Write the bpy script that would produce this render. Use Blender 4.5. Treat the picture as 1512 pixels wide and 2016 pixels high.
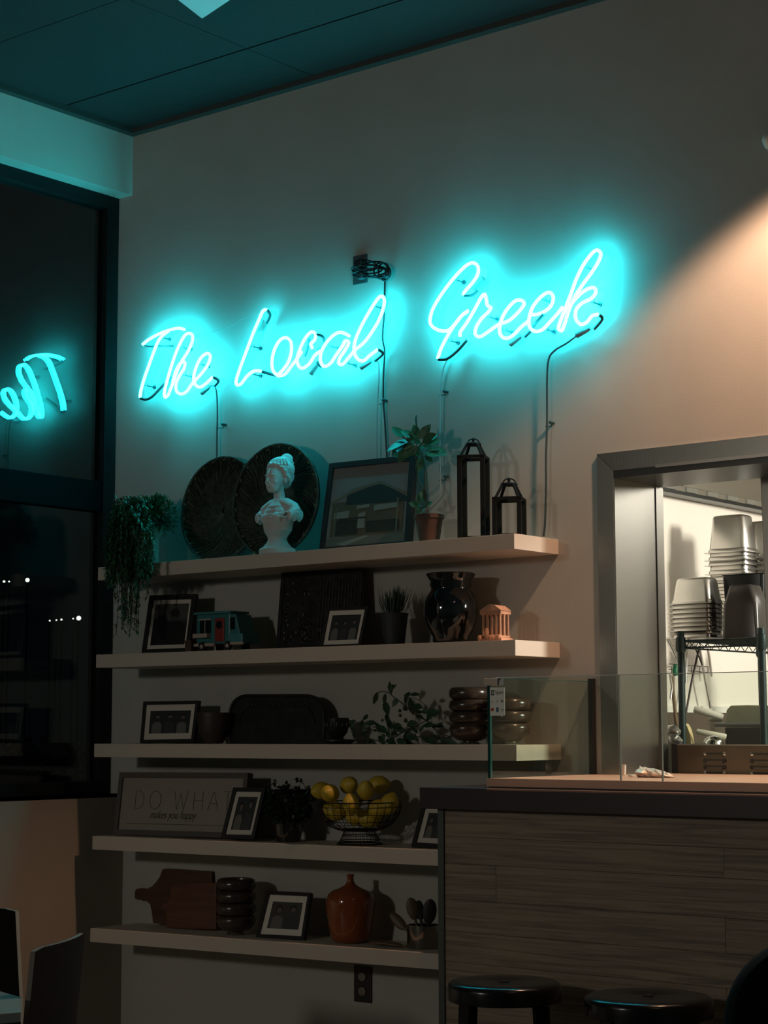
import bpy, math, random
from math import sin, cos, pi, radians
from mathutils import Vector as V, Matrix, noise
random.seed(7)
SC = bpy.context.scene; COL = SC.collection
for o in list(bpy.data.objects): bpy.data.objects.remove(o)

# ------------------------------------------------------------------ camera
F = 3652.06; YAW, PITCH, ROLL = .677179, .116883, -.002233
CAM = V((5.521, -5.2, 1.35))
fw = V((-sin(YAW)*cos(PITCH), cos(YAW)*cos(PITCH), sin(PITCH)))
r0 = V((cos(YAW), sin(YAW), 0)); u0 = r0.cross(fw)
rt = r0*cos(ROLL)+u0*sin(ROLL); up = -r0*sin(ROLL)+u0*cos(ROLL)
cd = bpy.data.cameras.new('camera'); cam = bpy.data.objects.new('camera', cd); COL.objects.link(cam)
cd.sensor_fit = 'HORIZONTAL'; cd.sensor_width = 36; cd.lens = F/1512*36; cd.clip_start = .05; cd.clip_end = 200
m = Matrix.Identity(4)
for i in range(3): m[i][0], m[i][1], m[i][2], m[i][3] = rt[i], up[i], -fw[i], CAM[i]
cam.matrix_world = m; SC.camera = cam

# ------------------------------------------------------------------ world, colour, lamps
SC.view_settings.view_transform = 'Standard'; SC.view_settings.look = 'None'
SC.view_settings.exposure = 0.0; SC.view_settings.gamma = 1; SC.view_settings.use_curve_mapping = False
w = bpy.data.worlds.new('night'); SC.world = w; w.use_nodes = True
w.node_tree.nodes['Background'].inputs[0].default_value = (.15, .45, .55, 1)
w.node_tree.nodes['Background'].inputs[1].default_value = .003

def lamp(name, kind, loc, target, power, color, size=.3, size_y=None, spot=None, blend=.3):
    d = bpy.data.lights.new(name, kind); d.energy = power; d.color = color
    if kind == 'AREA':
        d.size = size
        if size_y: d.shape = 'RECTANGLE'; d.size_y = size_y
    else: d.shadow_soft_size = size
    if spot: d.spot_size = radians(spot); d.spot_blend = blend
    o = bpy.data.objects.new(name, d); COL.objects.link(o); o.location = loc
    o.rotation_euler = (V(target)-V(loc)).to_track_quat('-Z', 'Y').to_euler(); return o

lamp('dining_lamp', 'AREA', (1.0, -7.2, 2.5), (1.4, 0, 1.9), 31, (1, .91, .80), .35)
lamp('pendant_lamp', 'SPOT', (3.20, -.40, 3.30), (3.20, -.40, 0), 98, (1, .57, .36), .05, spot=120, blend=.28)
lamp('ceiling_lamp', 'AREA', (4.8, -2.6, 3.6), (4.2, -1.2, 0), 1.2, (1, .78, .58), .5)
lamp('kitchen_lamp', 'AREA', (3.5, 1.6, 2.75), (2.4, 1.0, 1.2), 42, (1, .95, .86), 1.3)
lamp('kitchen_lamp_right', 'AREA', (5.3, 1.0, 2.5), (2.2, -.2, 1.6), 118, (1, .94, .82), .5)

# ------------------------------------------------------------------ rays
def ray(x, y): return rt*((x-756)/F) - up*((y-1008)/F) + fw
def on(ax, val, x, y):
    d = ray(x, y); return CAM + d*((val-CAM[ax])/d[ax])
def atY(x, y, Y): return on(1, Y, x, y)
def lean(x, y, Y0, z0, k):            # plane Y = Y0 + k (z - z0)
    d = ray(x, y); t = (Y0 + k*(CAM.z-z0) - CAM.y)/(d.y - k*d.z); return CAM + d*t
def scale_at(P): return (V(P)-CAM).dot(fw)/F
E1 = V((cos(YAW), sin(YAW), 0))

# ------------------------------------------------------------------ materials
MATS = {}
def mat(name, col, rough=.6, metal=0, bump=0, bscale=60, var=0, vscale=8, emit=None, spec=.5, coat=0, stretch=None, trans=0):
    if name in MATS: return MATS[name]
    M = bpy.data.materials.new(name); M.use_nodes = True; nt = M.node_tree; b = nt.nodes['Principled BSDF']
    c = (*col, 1) if len(col) == 3 else col
    b.inputs['Base Color'].default_value = c; b.inputs['Roughness'].default_value = rough
    b.inputs['Metallic'].default_value = metal; b.inputs['Specular IOR Level'].default_value = spec
    b.inputs['Coat Weight'].default_value = coat
    if trans: b.inputs['Transmission Weight'].default_value = trans
    if emit:
        b.inputs['Emission Color'].default_value = (*emit[:3], 1); b.inputs['Emission Strength'].default_value = emit[3]
    if bump or var:
        tc = nt.nodes.new('ShaderNodeTexCoord'); mp = nt.nodes.new('ShaderNodeMapping')
        nt.links.new(tc.outputs['Object'], mp.inputs[0])
        if stretch: mp.inputs['Scale'].default_value = stretch
    if bump:
        n = nt.nodes.new('ShaderNodeTexNoise'); n.inputs['Scale'].default_value = bscale; n.inputs['Detail'].default_value = 4
        bp = nt.nodes.new('ShaderNodeBump'); bp.inputs['Strength'].default_value = bump; bp.inputs['Distance'].default_value = .004
        nt.links.new(mp.outputs[0], n.inputs[0]); nt.links.new(n.outputs[0], bp.inputs['Height']); nt.links.new(bp.outputs[0], b.inputs['Normal'])
    if var:
        n = nt.nodes.new('ShaderNodeTexNoise'); n.inputs['Scale'].default_value = vscale; n.inputs['Detail'].default_value = 5
        r = nt.nodes.new('ShaderNodeValToRGB'); e = r.color_ramp.elements
        e[0].position = .3; e[1].position = .7
        e[0].color = tuple(max(0, x*(1-var)) for x in c[:3])+(1,); e[1].color = tuple(min(1, x*(1+var)) for x in c[:3])+(1,)
        nt.links.new(mp.outputs[0], n.inputs[0]); nt.links.new(n.outputs[0], r.inputs[0]); nt.links.new(r.outputs[0], b.inputs['Base Color'])
    MATS[name] = M; return M

def glassmat(name, tint, ior, rough=.0):
    M = bpy.data.materials.new(name); M.use_nodes = True; nt = M.node_tree; nt.nodes.clear()
    out = nt.nodes.new('ShaderNodeOutputMaterial'); mix = nt.nodes.new('ShaderNodeMixShader')
    t = nt.nodes.new('ShaderNodeBsdfTransparent'); g = nt.nodes.new('ShaderNodeBsdfGlossy')
    t.inputs[0].default_value = (*tint, 1); g.inputs['Roughness'].default_value = rough
    fr = nt.nodes.new('ShaderNodeFresnel'); fr.inputs[0].default_value = ior
    ge = nt.nodes.new('ShaderNodeNewGeometry'); s = nt.nodes.new('ShaderNodeMath'); s.operation = 'SUBTRACT'; s.inputs[0].default_value = 1
    mu = nt.nodes.new('ShaderNodeMath'); mu.operation = 'MULTIPLY'
    nt.links.new(ge.outputs['Backfacing'], s.inputs[1]); nt.links.new(s.outputs[0], mu.inputs[0]); nt.links.new(fr.outputs[0], mu.inputs[1])
    nt.links.new(mu.outputs[0], mix.inputs[0]); nt.links.new(t.outputs[0], mix.inputs[1]); nt.links.new(g.outputs[0], mix.inputs[2])
    nt.links.new(mix.outputs[0], out.inputs[0]); return M

def woodmat(name, c1, c2, scale=6, stretch=(1, 1, 14), rough=.5, bump=.12):
    M = bpy.data.materials.new(name); M.use_nodes = True; nt = M.node_tree; b = nt.nodes['Principled BSDF']
    b.inputs['Roughness'].default_value = rough
    tc = nt.nodes.new('ShaderNodeTexCoord'); mp = nt.nodes.new('ShaderNodeMapping'); mp.inputs['Scale'].default_value = stretch
    oi = nt.nodes.new('ShaderNodeObjectInfo'); va = nt.nodes.new('ShaderNodeVectorMath'); va.operation = 'ADD'
    mm = nt.nodes.new('ShaderNodeMath'); mm.operation = 'MULTIPLY'; mm.inputs[1].default_value = 37
    nt.links.new(oi.outputs['Random'], mm.inputs[0]); nt.links.new(tc.outputs['Object'], mp.inputs[0])
    nt.links.new(mp.outputs[0], va.inputs[0]); nt.links.new(mm.outputs[0], va.inputs[1])
    n = nt.nodes.new('ShaderNodeTexNoise'); n.inputs['Scale'].default_value = scale; n.inputs['Detail'].default_value = 7; n.inputs['Distortion'].default_value = .8
    r = nt.nodes.new('ShaderNodeValToRGB'); e = r.color_ramp.elements
    e[0].position = .33; e[0].color = (*c1, 1); e[1].position = .62; e[1].color = (*c2, 1)
    bp = nt.nodes.new('ShaderNodeBump'); bp.inputs['Strength'].default_value = bump; bp.inputs['Distance'].default_value = .003
    nt.links.new(va.outputs[0], n.inputs[0]); nt.links.new(n.outputs[0], r.inputs[0]); nt.links.new(r.outputs[0], b.inputs['Base Color'])
    nt.links.new(n.outputs[0], bp.inputs['Height']); nt.links.new(bp.outputs[0], b.inputs['Normal']); MATS[name] = M; return M

WALL = mat('wall_paint', (.44, .44, .40), .85, bump=.10, bscale=260, var=.05, vscale=3)
WALL2 = mat('wall_paint_left', (.66, .63, .56), .8, bump=.08, bscale=240, var=.04, vscale=3)
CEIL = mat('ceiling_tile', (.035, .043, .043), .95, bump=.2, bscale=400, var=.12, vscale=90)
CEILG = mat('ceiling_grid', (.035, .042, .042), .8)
SHELF = mat('shelf_white', (.56, .50, .42), .55, bump=.03, bscale=300)
BLACKM = mat('black_metal', (.008, .012, .013), .7, 0, spec=.1)
BLACKW = mat('black_wood_frame', (.012, .012, .013), .5)
FRAMED = mat('dark_window_frame', (.010, .013, .014), .5, 0, spec=.2)
STEEL = mat('brushed_steel', (.34, .33, .30), .26, 1, bump=.05, bscale=18, stretch=(40, 1, 1))
STEELH = mat('brushed_steel_upright', (.32, .31, .28), .32, 1, bump=.05, bscale=18, stretch=(1, 40, 1))
PANST = mat('pan_steel', (.62, .61, .58), .3, 1)
CHROME = mat('chrome', (.75, .75, .73), .12, 1)
PLASTER = mat('white_plaster', (.60, .61, .59), .7, bump=.25, bscale=120)
MATB = mat('mat_board', (.62, .58, .50), .9)
TERRA = mat('terracotta', (.085, .040, .028), .85, bump=.2, bscale=90, var=.2, vscale=25)  # base colour darkened for the shade the picture throws on the pot
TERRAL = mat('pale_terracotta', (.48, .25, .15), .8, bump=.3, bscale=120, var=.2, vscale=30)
LEAF = mat('leaf_green', (.04, .13, .05), .45, var=.4, vscale=30)
LEAFD = mat('leaf_dark', (.020, .060, .028), .5, var=.4, vscale=30)
LEAFB = mat('leaf_blue_green', (.035, .15, .07), .5, var=.4, vscale=30)
STEMM = mat('stem_brown', (.05, .045, .025), .7)
WICKER = mat('dark_wicker', (.045, .048, .030), .6, var=.6, vscale=60)
WICKERL = mat('pale_lacing', (.30, .30, .2), .6)
CERD = mat('black_glaze', (.006, .008, .010), .08, coat=.6)
SOILM = mat('soil', (.02, .015, .01), .95, bump=.5)
GLASSW = glassmat('window_glass', (.92, .95, .95), 1.75)
GLASSC = glassmat('counter_glass', (.90, .93, .90), 1.5)
GEDGE = mat('green_glass_edge', (.010, .060, .055), .15)
RUBBER = mat('black_rubber', (.01, .012, .014), .45)
SLEEVE = mat('grey_sleeve', (.16, .20, .20), .35)
CABLEG = mat('clear_sleeve', (.35, .42, .42), .2)

# ------------------------------------------------------------------ mesh builder
class MB:
    def __init__(s): s.v = []; s.f = []; s.m = []
    def add(s, vs, fs, mi=0):
        n = len(s.v); s.v += [V(p) for p in vs]; s.f += [tuple(i+n for i in f) for f in fs]; s.m += [mi]*len(fs); return s
    def box(s, a, b, mi=0):
        x0, y0, z0 = a; x1, y1, z1 = b
        return s.add([(x0,y0,z0),(x1,y0,z0),(x1,y1,z0),(x0,y1,z0),(x0,y0,z1),(x1,y0,z1),(x1,y1,z1),(x0,y1,z1)],
            [(0,3,2,1),(4,5,6,7),(0,1,5,4),(1,2,6,5),(2,3,7,6),(3,0,4,7)], mi)
    def hexa(s, p, mi=0):              # 4 bottom + 4 top points
        return s.add(p, [(0,3,2,1),(4,5,6,7),(0,1,5,4),(1,2,6,5),(2,3,7,6),(3,0,4,7)], mi)
    def prism(s, pts, off, mi=0):      # polygon pts extruded by vector off
        n = len(pts); off = V(off); pts = [V(p) for p in pts]
        fs = [tuple(range(n)), tuple(range(2*n-1, n-1, -1))]+[(i, i+n, (i+1) % n+n, (i+1) % n) for i in range(n)]
        return s.add(pts+[p+off for p in pts], fs, mi)
    def tube(s, path, r, n=8, mi=0, closed=False, cap=True):
        path = [V(p) for p in path]; N = len(path); rs = r if isinstance(r, (list, tuple)) else [r]*N
        vs = []; prev = None
        for i, p in enumerate(path):
            a = path[(i-1) % N] if (closed or i > 0) else p; b = path[(i+1) % N] if (closed or i < N-1) else p
            t = (b-a); t = t.normalized() if t.length > 1e-9 else V((0, 0, 1))
            if prev is None:
                h = V((0, 0, 1)) if abs(t.z) < .9 else V((1, 0, 0)); prev = (h-t*h.dot(t)).normalized()
            else:
                q = prev-t*prev.dot(t); prev = q.normalized() if q.length > 1e-6 else prev
            bn = t.cross(prev)
            for k in range(n):
                an = 2*pi*k/n; vs.append(p+(prev*cos(an)+bn*sin(an))*rs[i])
        fs = []
        for i in range(N if closed else N-1):
            j = (i+1) % N
            for k in range(n): fs.append((i*n+k, i*n+(k+1) % n, j*n+(k+1) % n, j*n+k))
        if cap and not closed: fs += [tuple(range(n-1, -1, -1)), tuple((N-1)*n+k for k in range(n))]
        return s.add(vs, fs, mi)
    def lathe(s, prof, c=(0, 0, 0), n=32, mi=0, sx=1, sy=1, cap=True):
        c = V(c); vs = []
        for r, z in prof:
            for k in range(n): an = 2*pi*k/n; vs.append(c+V((r*cos(an)*sx, r*sin(an)*sy, z)))
        fs = []
        for i in range(len(prof)-1):
            for k in range(n): fs.append((i*n+k, i*n+(k+1) % n, (i+1)*n+(k+1) % n, (i+1)*n+k))
        if cap: fs += [tuple(range(n-1, -1, -1)), tuple((len(prof)-1)*n+k for k in range(n))]
        return s.add(vs, fs, mi)
    def ell(s, c, r, n=16, mm=10, mi=0):
        if not isinstance(r, (tuple, list)): r = (r, r, r)
        pr = []; vs = []; c = V(c)
        for i in range(mm+1):
            a = -pi/2+pi*i/mm
            for k in range(n):
                b = 2*pi*k/n; vs.append(c+V((r[0]*cos(a)*cos(b), r[1]*cos(a)*sin(b), r[2]*sin(a))))
        fs = [(i*n+k, i*n+(k+1) % n, (i+1)*n+(k+1) % n, (i+1)*n+k) for i in range(mm) for k in range(n)]
        return s.add(vs, fs, mi)
    def leaf(s, base, d, up_, L, W, bend=.2, mi=0):
        d = V(d).normalized(); up_ = V(up_); side = d.cross(up_); side = side.normalized() if side.length > 1e-5 else V((1, 0, 0)); nrm = side.cross(d)
        row = [(0, .12), (.25, .8), (.55, 1), (.82, .55), (1, .02)]; vs = []
        for t, ww in row:
            p = V(base)+d*L*t-nrm*bend*L*t*t
            vs += [p-side*W*.5*ww+nrm*W*.12*ww, p, p+side*W*.5*ww+nrm*W*.12*ww]
        fs = []
        for i in range(4):
            a = i*3; fs += [(a, a+1, a+4, a+3), (a+1, a+2, a+5, a+4)]
        return s.add(vs, fs, mi)
    def mesh(s, name, mats, smooth, inv=None, bevel=0):
        me = bpy.data.meshes.new(name); vs = s.v
        if inv is not None: vs = [inv @ p for p in vs]
        me.from_pydata([tuple(p) for p in vs], [], s.f)
        for mt in mats: me.materials.append(mt)
        if len(mats) > 1: me.polygons.foreach_set('material_index', s.m)
        me.validate()
        import bmesh
        bm = bmesh.new(); bm.from_mesh(me); bmesh.ops.remove_doubles(bm, verts=bm.verts, dist=1e-6)
        bmesh.ops.recalc_face_normals(bm, faces=bm.faces)
        if bevel: bmesh.ops.bevel(bm, geom=[e for e in bm.edges if e.calc_face_angle(0) > .6], offset=bevel, segments=2, affect='EDGES', profile=.6)
        bm.to_mesh(me); bm.free()
        if smooth:
            me.polygons.foreach_set('use_smooth', [True]*len(me.polygons))
            try: me.set_sharp_from_angle(angle=radians(smooth if smooth > 1 else 40))
            except Exception: pass
        return me

def obj(name, mb, mats, parent=None, smooth=0, world=False, bevel=0):
    if not isinstance(mats, (list, tuple)): mats = [mats]
    inv = None
    if parent is not None and world: inv = Matrix.Translation(-WLOC(parent))
    o = bpy.data.objects.new(name, mb.mesh(name, mats, smooth, inv, bevel)); COL.objects.link(o)
    if parent is not None: o.parent = parent
    return o
def WLOC(o):
    p = V(o.location)
    while o.parent: o = o.parent; p = p+V(o.location)
    return p
def tag(o, label, cat, group=None, kind=None):
    o['label'] = label; o['category'] = cat
    if group: o['group'] = group
    if kind: o['kind'] = kind
    return o
def thing(name, label, cat, loc=(0, 0, 0), group=None, rz=0):
    o = bpy.data.objects.new(name, None); COL.objects.link(o); o.location = loc; o.rotation_euler = (0, 0, rz)
    o.empty_display_size = .05; return tag(o, label, cat, group)
def struct(name, mb, mt, parent=None, smooth=0, bevel=0):
    o = obj(name, mb, mt, parent, smooth, world=parent is not None, bevel=bevel)
    if parent is None: o['kind'] = 'structure'
    return o
def smooth_path(pts, k=6, closed=False):
    P = [V(p) for p in pts]; N = len(P); out = []
    for i in range(N if closed else N-1):
        g = (lambda j: P[j % N]) if closed else (lambda j: P[max(0, min(N-1, j))])
        a, b, c, d = g(i-1), g(i), g(i+1), g(i+2)
        for t in range(k):
            u = t/k; out.append(.5*((2*b)+(c-a)*u+(2*a-5*b+4*c-d)*u*u+(-a+3*b-3*c+d)*u**3))
    if not closed: out.append(P[-1])
    return out
def dup(root, loc, label=None, group=None, dz=0):
    def cp(o, par):
        c = o.copy(); COL.objects.link(c)
        if par: c.parent = par
        for ch in o.children: cp(ch, c)
        return c
    r = cp(root, None); r.location = loc
    if label: r['label'] = label
    if group: r['group'] = group
    return r

# ================================================================== SETTING
CZ = 3.812
def wall_with_hole():
    b = MB(); T = .14
    b.box((-.16, 0, 0), (2.259, T, 3.9)); b.box((2.259, 0, 2.256), (4.4, T, 3.9)); b.box((2.259, 0, 0), (4.4, T, 1.13)); b.box((4.4, 0, 0), (9, T, 3.9))
    return b
struct('wall_back', wall_with_hole(), WALL)
struct('wall_left', MB().box((-.16, -8, 0), (0, 0, 1.098)), mat('wall_paint_dimmed', (.34, .31, .26), .8, bump=.08, bscale=240, var=.04, vscale=3))  # soffit paint darkened to hold down the lamp light on this wall
b = MB(); b.box((-.16, -8, 3.561), (0, 0, 3.9)); struct('wall_left_soffit', b, WALL2)['kind'] = 'structure'
struct('wall_left_end', MB().box((-.16, -8, 1.098), (0, -4.2, 3.561)), WALL2)
struct('wall_right', MB().box((8.2, -8, 0), (8.35, .0, 3.9)), WALL)
struct('wall_front', MB().box((-.16, -8.15, 0), (8.35, -8, 3.9)), WALL)
FLOOR = mat('floor_concrete', (.10, .085, .07), .5, var=.2, vscale=3)
struct('floor', MB().box((-.2, -8, -.05), (8.35, .0, 0)), FLOOR)
# ceiling: slab, wall angle and tiles with recessed joints (each row runs the short way of the room)
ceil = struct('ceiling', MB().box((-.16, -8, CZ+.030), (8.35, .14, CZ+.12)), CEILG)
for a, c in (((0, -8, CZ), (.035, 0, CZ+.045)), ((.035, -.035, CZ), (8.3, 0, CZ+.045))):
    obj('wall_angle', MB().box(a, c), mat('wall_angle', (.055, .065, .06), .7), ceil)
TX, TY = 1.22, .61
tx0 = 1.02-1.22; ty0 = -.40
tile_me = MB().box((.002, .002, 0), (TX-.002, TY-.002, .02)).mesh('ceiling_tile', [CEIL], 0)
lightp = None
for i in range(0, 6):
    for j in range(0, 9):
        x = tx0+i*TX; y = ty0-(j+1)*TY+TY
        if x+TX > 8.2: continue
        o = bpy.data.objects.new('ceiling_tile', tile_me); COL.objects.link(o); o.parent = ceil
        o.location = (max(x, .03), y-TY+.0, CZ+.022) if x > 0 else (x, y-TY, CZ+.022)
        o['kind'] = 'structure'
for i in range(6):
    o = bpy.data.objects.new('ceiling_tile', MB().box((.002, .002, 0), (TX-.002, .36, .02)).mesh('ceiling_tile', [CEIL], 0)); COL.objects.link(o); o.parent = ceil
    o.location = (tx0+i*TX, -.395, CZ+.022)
# unlit troffer: pale diffuser in a frame
tr = thing('ceiling_light', 'unlit square white ceiling light catching the cyan glow, at the top edge of the photo', 'light', (1.42, -.99, CZ-.012))
tq = V((1.13, -.745, 0)); ta = V((.954, -.30, 0)); tb = V((.30, -.954, 0)); S_ = .30
def tpoly(i, z): return [tq+ta*i+tb*i+V((0, 0, z)), tq+ta*(S_-i)+tb*i+V((0, 0, z)), tq+ta*(S_-i)+tb*(S_-i)+V((0, 0, z)), tq+ta*i+tb*(S_-i)+V((0, 0, z))]
obj('diffuser', MB().prism(tpoly(.008, CZ-.006), (0, 0, .028)), mat('troffer_diffuser', (.80, .84, .83), .6), tr, world=True, bevel=.006)
b = MB(); o_, i_ = tpoly(0, CZ-.001), tpoly(.010, CZ-.001)
for i in range(4): j = (i+1) % 4; b.prism([o_[i], o_[j], i_[j], i_[i]], (0, 0, .022))
obj('light_frame', b, CEILG, tr, world=True)

# window in the left wall: dark frame, transom, panes; night outside
win = bpy.data.objects.new('window_1', None); COL.objects.link(win); win['kind'] = 'structure'; win.location = (-.11, -2, 1.1)
Z0, Z1 = 1.098, 3.561
b = MB()
b.box((-.15, -.065, Z0), (-.077, .0, Z1)); b.box((-.15, -4.2, Z1-.055), (-.077, -.065, Z1)); b.box((-.15, -4.2, Z0), (-.077, -.065, Z0+.05))
b.box((-.15, -4.2, Z0), (-.077, -4.13, Z1))
obj('window_frame', b, FRAMED, win, world=True, bevel=.003)
obj('transom', MB().box((-.145, -4.13, 2.235), (-.085, -.065, 2.36)), mat('transom_metal', (.004, .005, .006), .8, 0, spec=.05), win, world=True, bevel=.003)
for yy in (-1.45, -2.8):
    obj('mullion', MB().box((-.145, yy-.03, Z0+.05), (-.085, yy+.03, Z1-.055)), FRAMED, win, world=True, bevel=.003)
for y0, y1 in ((-4.13, -2.83), (-2.77, -1.48), (-1.42, -.065)):
    for z0, z1 in ((Z0+.05, 2.235), (2.36, Z1-.055)):
        for X in (-.106, -.116):
            obj('pane', MB().box((X-.001, y0, z0), (X+.001, y1, z1)), GLASSW, win, world=True)
obj('window_sill', MB().box((-.155, -4.2, Z0-.012), (-.0, -.0005, Z0)), WALL2, win, world=True)
# outside: ground, a hedge, distant lamps
struct('ground_outside', MB().box((-45, -30, -.35), (-.2, 30, -.3)), mat('asphalt', (.03, .03, .03), .9))

# ================================================================== SHELVES
def shelf(name, z_l, z_r, x0, x1, label):
    t = thing('floating_shelf', label, 'shelf', (x0, 0, z_l-.05), 'floating wall shelves')
    b = MB(); b.hexa([(x0,-.26,z_l-.051),(x1,-.26,z_r-.051),(x1,-.0005,z_r-.051),(x0,-.0005,z_l-.051),(x0,-.26,z_l),(x1,-.26,z_r),(x1,-.0005,z_r),(x0,-.0005,z_l)])
    obj('shelf_board', b, SHELF, t, world=True, bevel=.0012)
    return t
ZS = [0, 1.984, 1.641, 1.300, .9485, .598]
shelf('s', 1.984, 1.984, .112, 2.092, 'thick off-white floating shelf, the topmost, right under the neon sign and holding the bust')
shelf('s', 1.643, 1.638, .109, 2.092, 'thick off-white floating shelf holding the toy food truck and black vase')
shelf('s', 1.299, 1.301, .106, 2.092, 'thick off-white floating shelf holding leafy branches, partly behind the counter glass')
shelf('s', .946, .957, .104, 2.04, 'thick off-white floating shelf holding the wire basket of lemons')
shelf('s', .597, .625, .100, 2.04, 'thick off-white floating shelf, lowest of all, holding the amber jug and cutting boards')
def zs(i, X):
    if i == 5: return .597+(X-.1)*.028/1.94
    if i == 4: return .946+(X-.1)*.011/1.94
    if i == 2: return 1.643-(X-.1)*.005/1.98
    return ZS[i]

# ================================================================== NEON SIGN
NEON = mat('neon_glow', (.8, 1, 1), .3, emit=(.021, .90, 1.08, 36))
DARKT = mat('blacked_out_tube', (.02, .05, .055), .4)
CLIPM = mat('tube_clip', (.04, .09, .10), .3, .4)
YN = -.055
def crop(pts, ox, oy, s): return [(ox+x*s, oy+y*s) for x, y in pts]
def P3(pts, Y): return [atY(x, y, Y) for x, y in pts]
def strokes(t, lst, r=.0062):
    for pts in lst:
        closed = False
        path = smooth_path(P3(pts, YN), 7)
        # round the ends
        rs = [r]*len(path); 
        obj('lit_tube', MB().tube(path, rs, 10), NEON, t, smooth=60, world=True)
        mb = MB(); 
def dark(t, pts, r=.0058, Y2=-.028):
    P = P3(pts, YN); n = len(P)
    P = [V((p.x, YN+(Y2-YN)*min(1, i*1.6/(n-1)), p.z)) for i, p in enumerate(P)]
    obj('blacked_out_tube', MB().tube(smooth_path(P, 5), r, 8), DARKT, t, smooth=60, world=True)
def boot(t, a, c, r=.010):
    A, B = atY(*a, -.03), atY(*c, -.03); mid = A.lerp(B, .15)
    obj('end_cap', MB().tube([A, mid, B], [r*.7, r, r], 12), SLEEVE, t, smooth=50, world=True)
def clips(t, pts):
    for x, y in pts:
        p = atY(x, y, -.03); b = MB()
        b.tube([V((p.x, -.0005, p.z)), V((p.x, -.006, p.z))], .008, 10); b.tube([V((p.x, -.006, p.z)), V((p.x, -.045, p.z))], .0028, 8)
        b.tube(smooth_path([V((p.x-.008, -.052, p.z+.006)), V((p.x-.005, -.046, p.z)), V((p.x+.005, -.046, p.z)), V((p.x+.008, -.052, p.z+.007))], 4), .0016, 6)
        obj('tube_clip', b, CLIPM, t, smooth=50, world=True)
k1 = .26455; k2 = .2910
A = lambda p: crop(p, 240, 580, k1); B = lambda p: crop(p, 440, 480, k1); G = lambda p: crop(p, 820, 460, k2)
t = thing('neon_sign', 'glowing cyan script neon sign spelling The, leftmost word over the round baskets', 'neon sign', atY(350, 720, 0), 'cyan neon words')
strokes(t, [A([(155,372),(200,335),(280,290),(360,262),(420,250),(466,260)]),
  A([(345,272),(300,308),(268,352),(238,425),(200,530),(165,630),(142,715),(135,768)]),
  A([(346,745),(322,765),(316,725),(342,620),(380,495),(420,390),(460,315),(492,288),(523,300),(523,350),(490,425),(440,505),(402,590),(374,670),(346,745)]),
  A([(378,645),(405,560),(438,508),(468,505),(462,550),(425,610),(402,670),(408,720),(440,739),(480,722),(530,655),(590,590),(640,520),(658,460),(635,437),(590,468),(552,540),(534,615),(545,668),(580,688),(625,662),(676,613)])])
dark(t, A([(137,770),(165,778),(200,750),(260,680),(330,610)])); dark(t, A([(676,613),(690,635),(655,672)]))
boot(t, A([(650,682)])[0], A([(592,735)])[0]); dark(t, A([(155,372),(190,380),(250,372),(345,374)]), .004)
clips(t, A([(205,682),(490,605),(610,525),(318,325),(478,400)]))
t = thing('neon_sign', 'glowing cyan script neon sign spelling Local, middle word below the wall outlet', 'neon sign', atY(610, 680, 0), 'cyan neon words')
strokes(t, [B([(322,492),(294,500),(262,570),(215,680),(170,800),(125,920),(96,1010),(98,1048),(130,1042),(180,980),(230,946),(282,948)]),
  B([(402,980),(370,945),(360,880),(378,790),(418,720),(463,698),(500,728),(505,800),(482,880),(440,940),(402,980),(455,972),(505,910),(550,850),(582,800)]),
  B([(662,778),(650,745),(678,715),(686,675),(655,655),(610,700),(572,775),(548,855),(560,910),(592,925),(640,890),(680,830),(722,797)]),
  B([(938,686),(880,660),(830,672),(770,730),(728,805),(722,870),(748,912),(795,890),(840,825),(888,755),(905,722),(932,735),(905,790),(865,850),(858,890),(885,897),(925,855),(980,790),(1045,735),(1105,655),(1160,560),(1195,455),(1190,398),(1158,398),(1100,480),(1032,600),(982,715),(972,800),(1000,858),(1042,870),(1090,830),(1148,786)])])
dark(t, B([(285,950),(330,965),(402,982)])); dark(t, B([(686,675),(722,690),(715,760),(668,778)])); dark(t, B([(640,700),(600,760),(570,830)]), .005)
dark(t, B([(700,880),(690,905)])); boot(t, B([(698,888)])[0], B([(648,968)])[0], .011); dark(t, B([(1148,786),(1158,810),(1092,862)]))
boot(t, B([(1095,870)])[0], B([(1022,922)])[0]); dark(t, B([(322,492),(318,525),(285,582)])); boot(t, B([(292,568)])[0], B([(250,650)])[0], .007)
clips(t, B([(240,770),(240,975),(825,770),(945,895),(1145,470)]))
t = thing('neon_sign', 'glowing cyan script neon sign spelling Greek, rightmost word over the black lanterns', 'neon sign', atY(1010, 600, 0), 'cyan neon words')
strokes(t, [G([(315,418),(328,390),(380,330),(414,275),(415,222),(385,198),(340,213),(270,280),(190,380),(120,490),(93,570),(100,620),(150,653),(212,655),(262,610),(310,550),(350,520)]),
  G([(345,528),(300,560),(252,625),(205,700),(165,780),(143,848)]),
  G([(296,695),(297,665),(342,600),(400,500),(438,430),(462,410),(472,445),(480,485),(502,500),(485,530),(440,575),(405,630),(398,678),(430,697),(490,660),(555,615),(625,588),(690,530),(728,475),(705,450),(660,460),(600,530),(566,610),(566,680),(603,708),(650,690),(710,630),(765,585)]),
  G([(770,548),(830,542),(900,500),(926,435),(900,398),(850,420),(790,490),(762,570),(765,630),(800,660),(850,650),(900,600),(950,545),(990,495)]),
  G([(985,658),(960,640),(985,560),(1040,420),(1080,310),(1130,210),(1190,130),(1225,112),(1247,140),(1225,200),(1180,270),(1120,350),(1070,430),(1030,520),(1005,600),(985,658)]),
  G([(1015,540),(1045,480),(1090,425),(1150,378),(1200,366),(1213,398),(1180,440),(1120,470),(1080,515),(1078,575),(1110,613),(1150,600),(1190,555),(1232,546)])])
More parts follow.
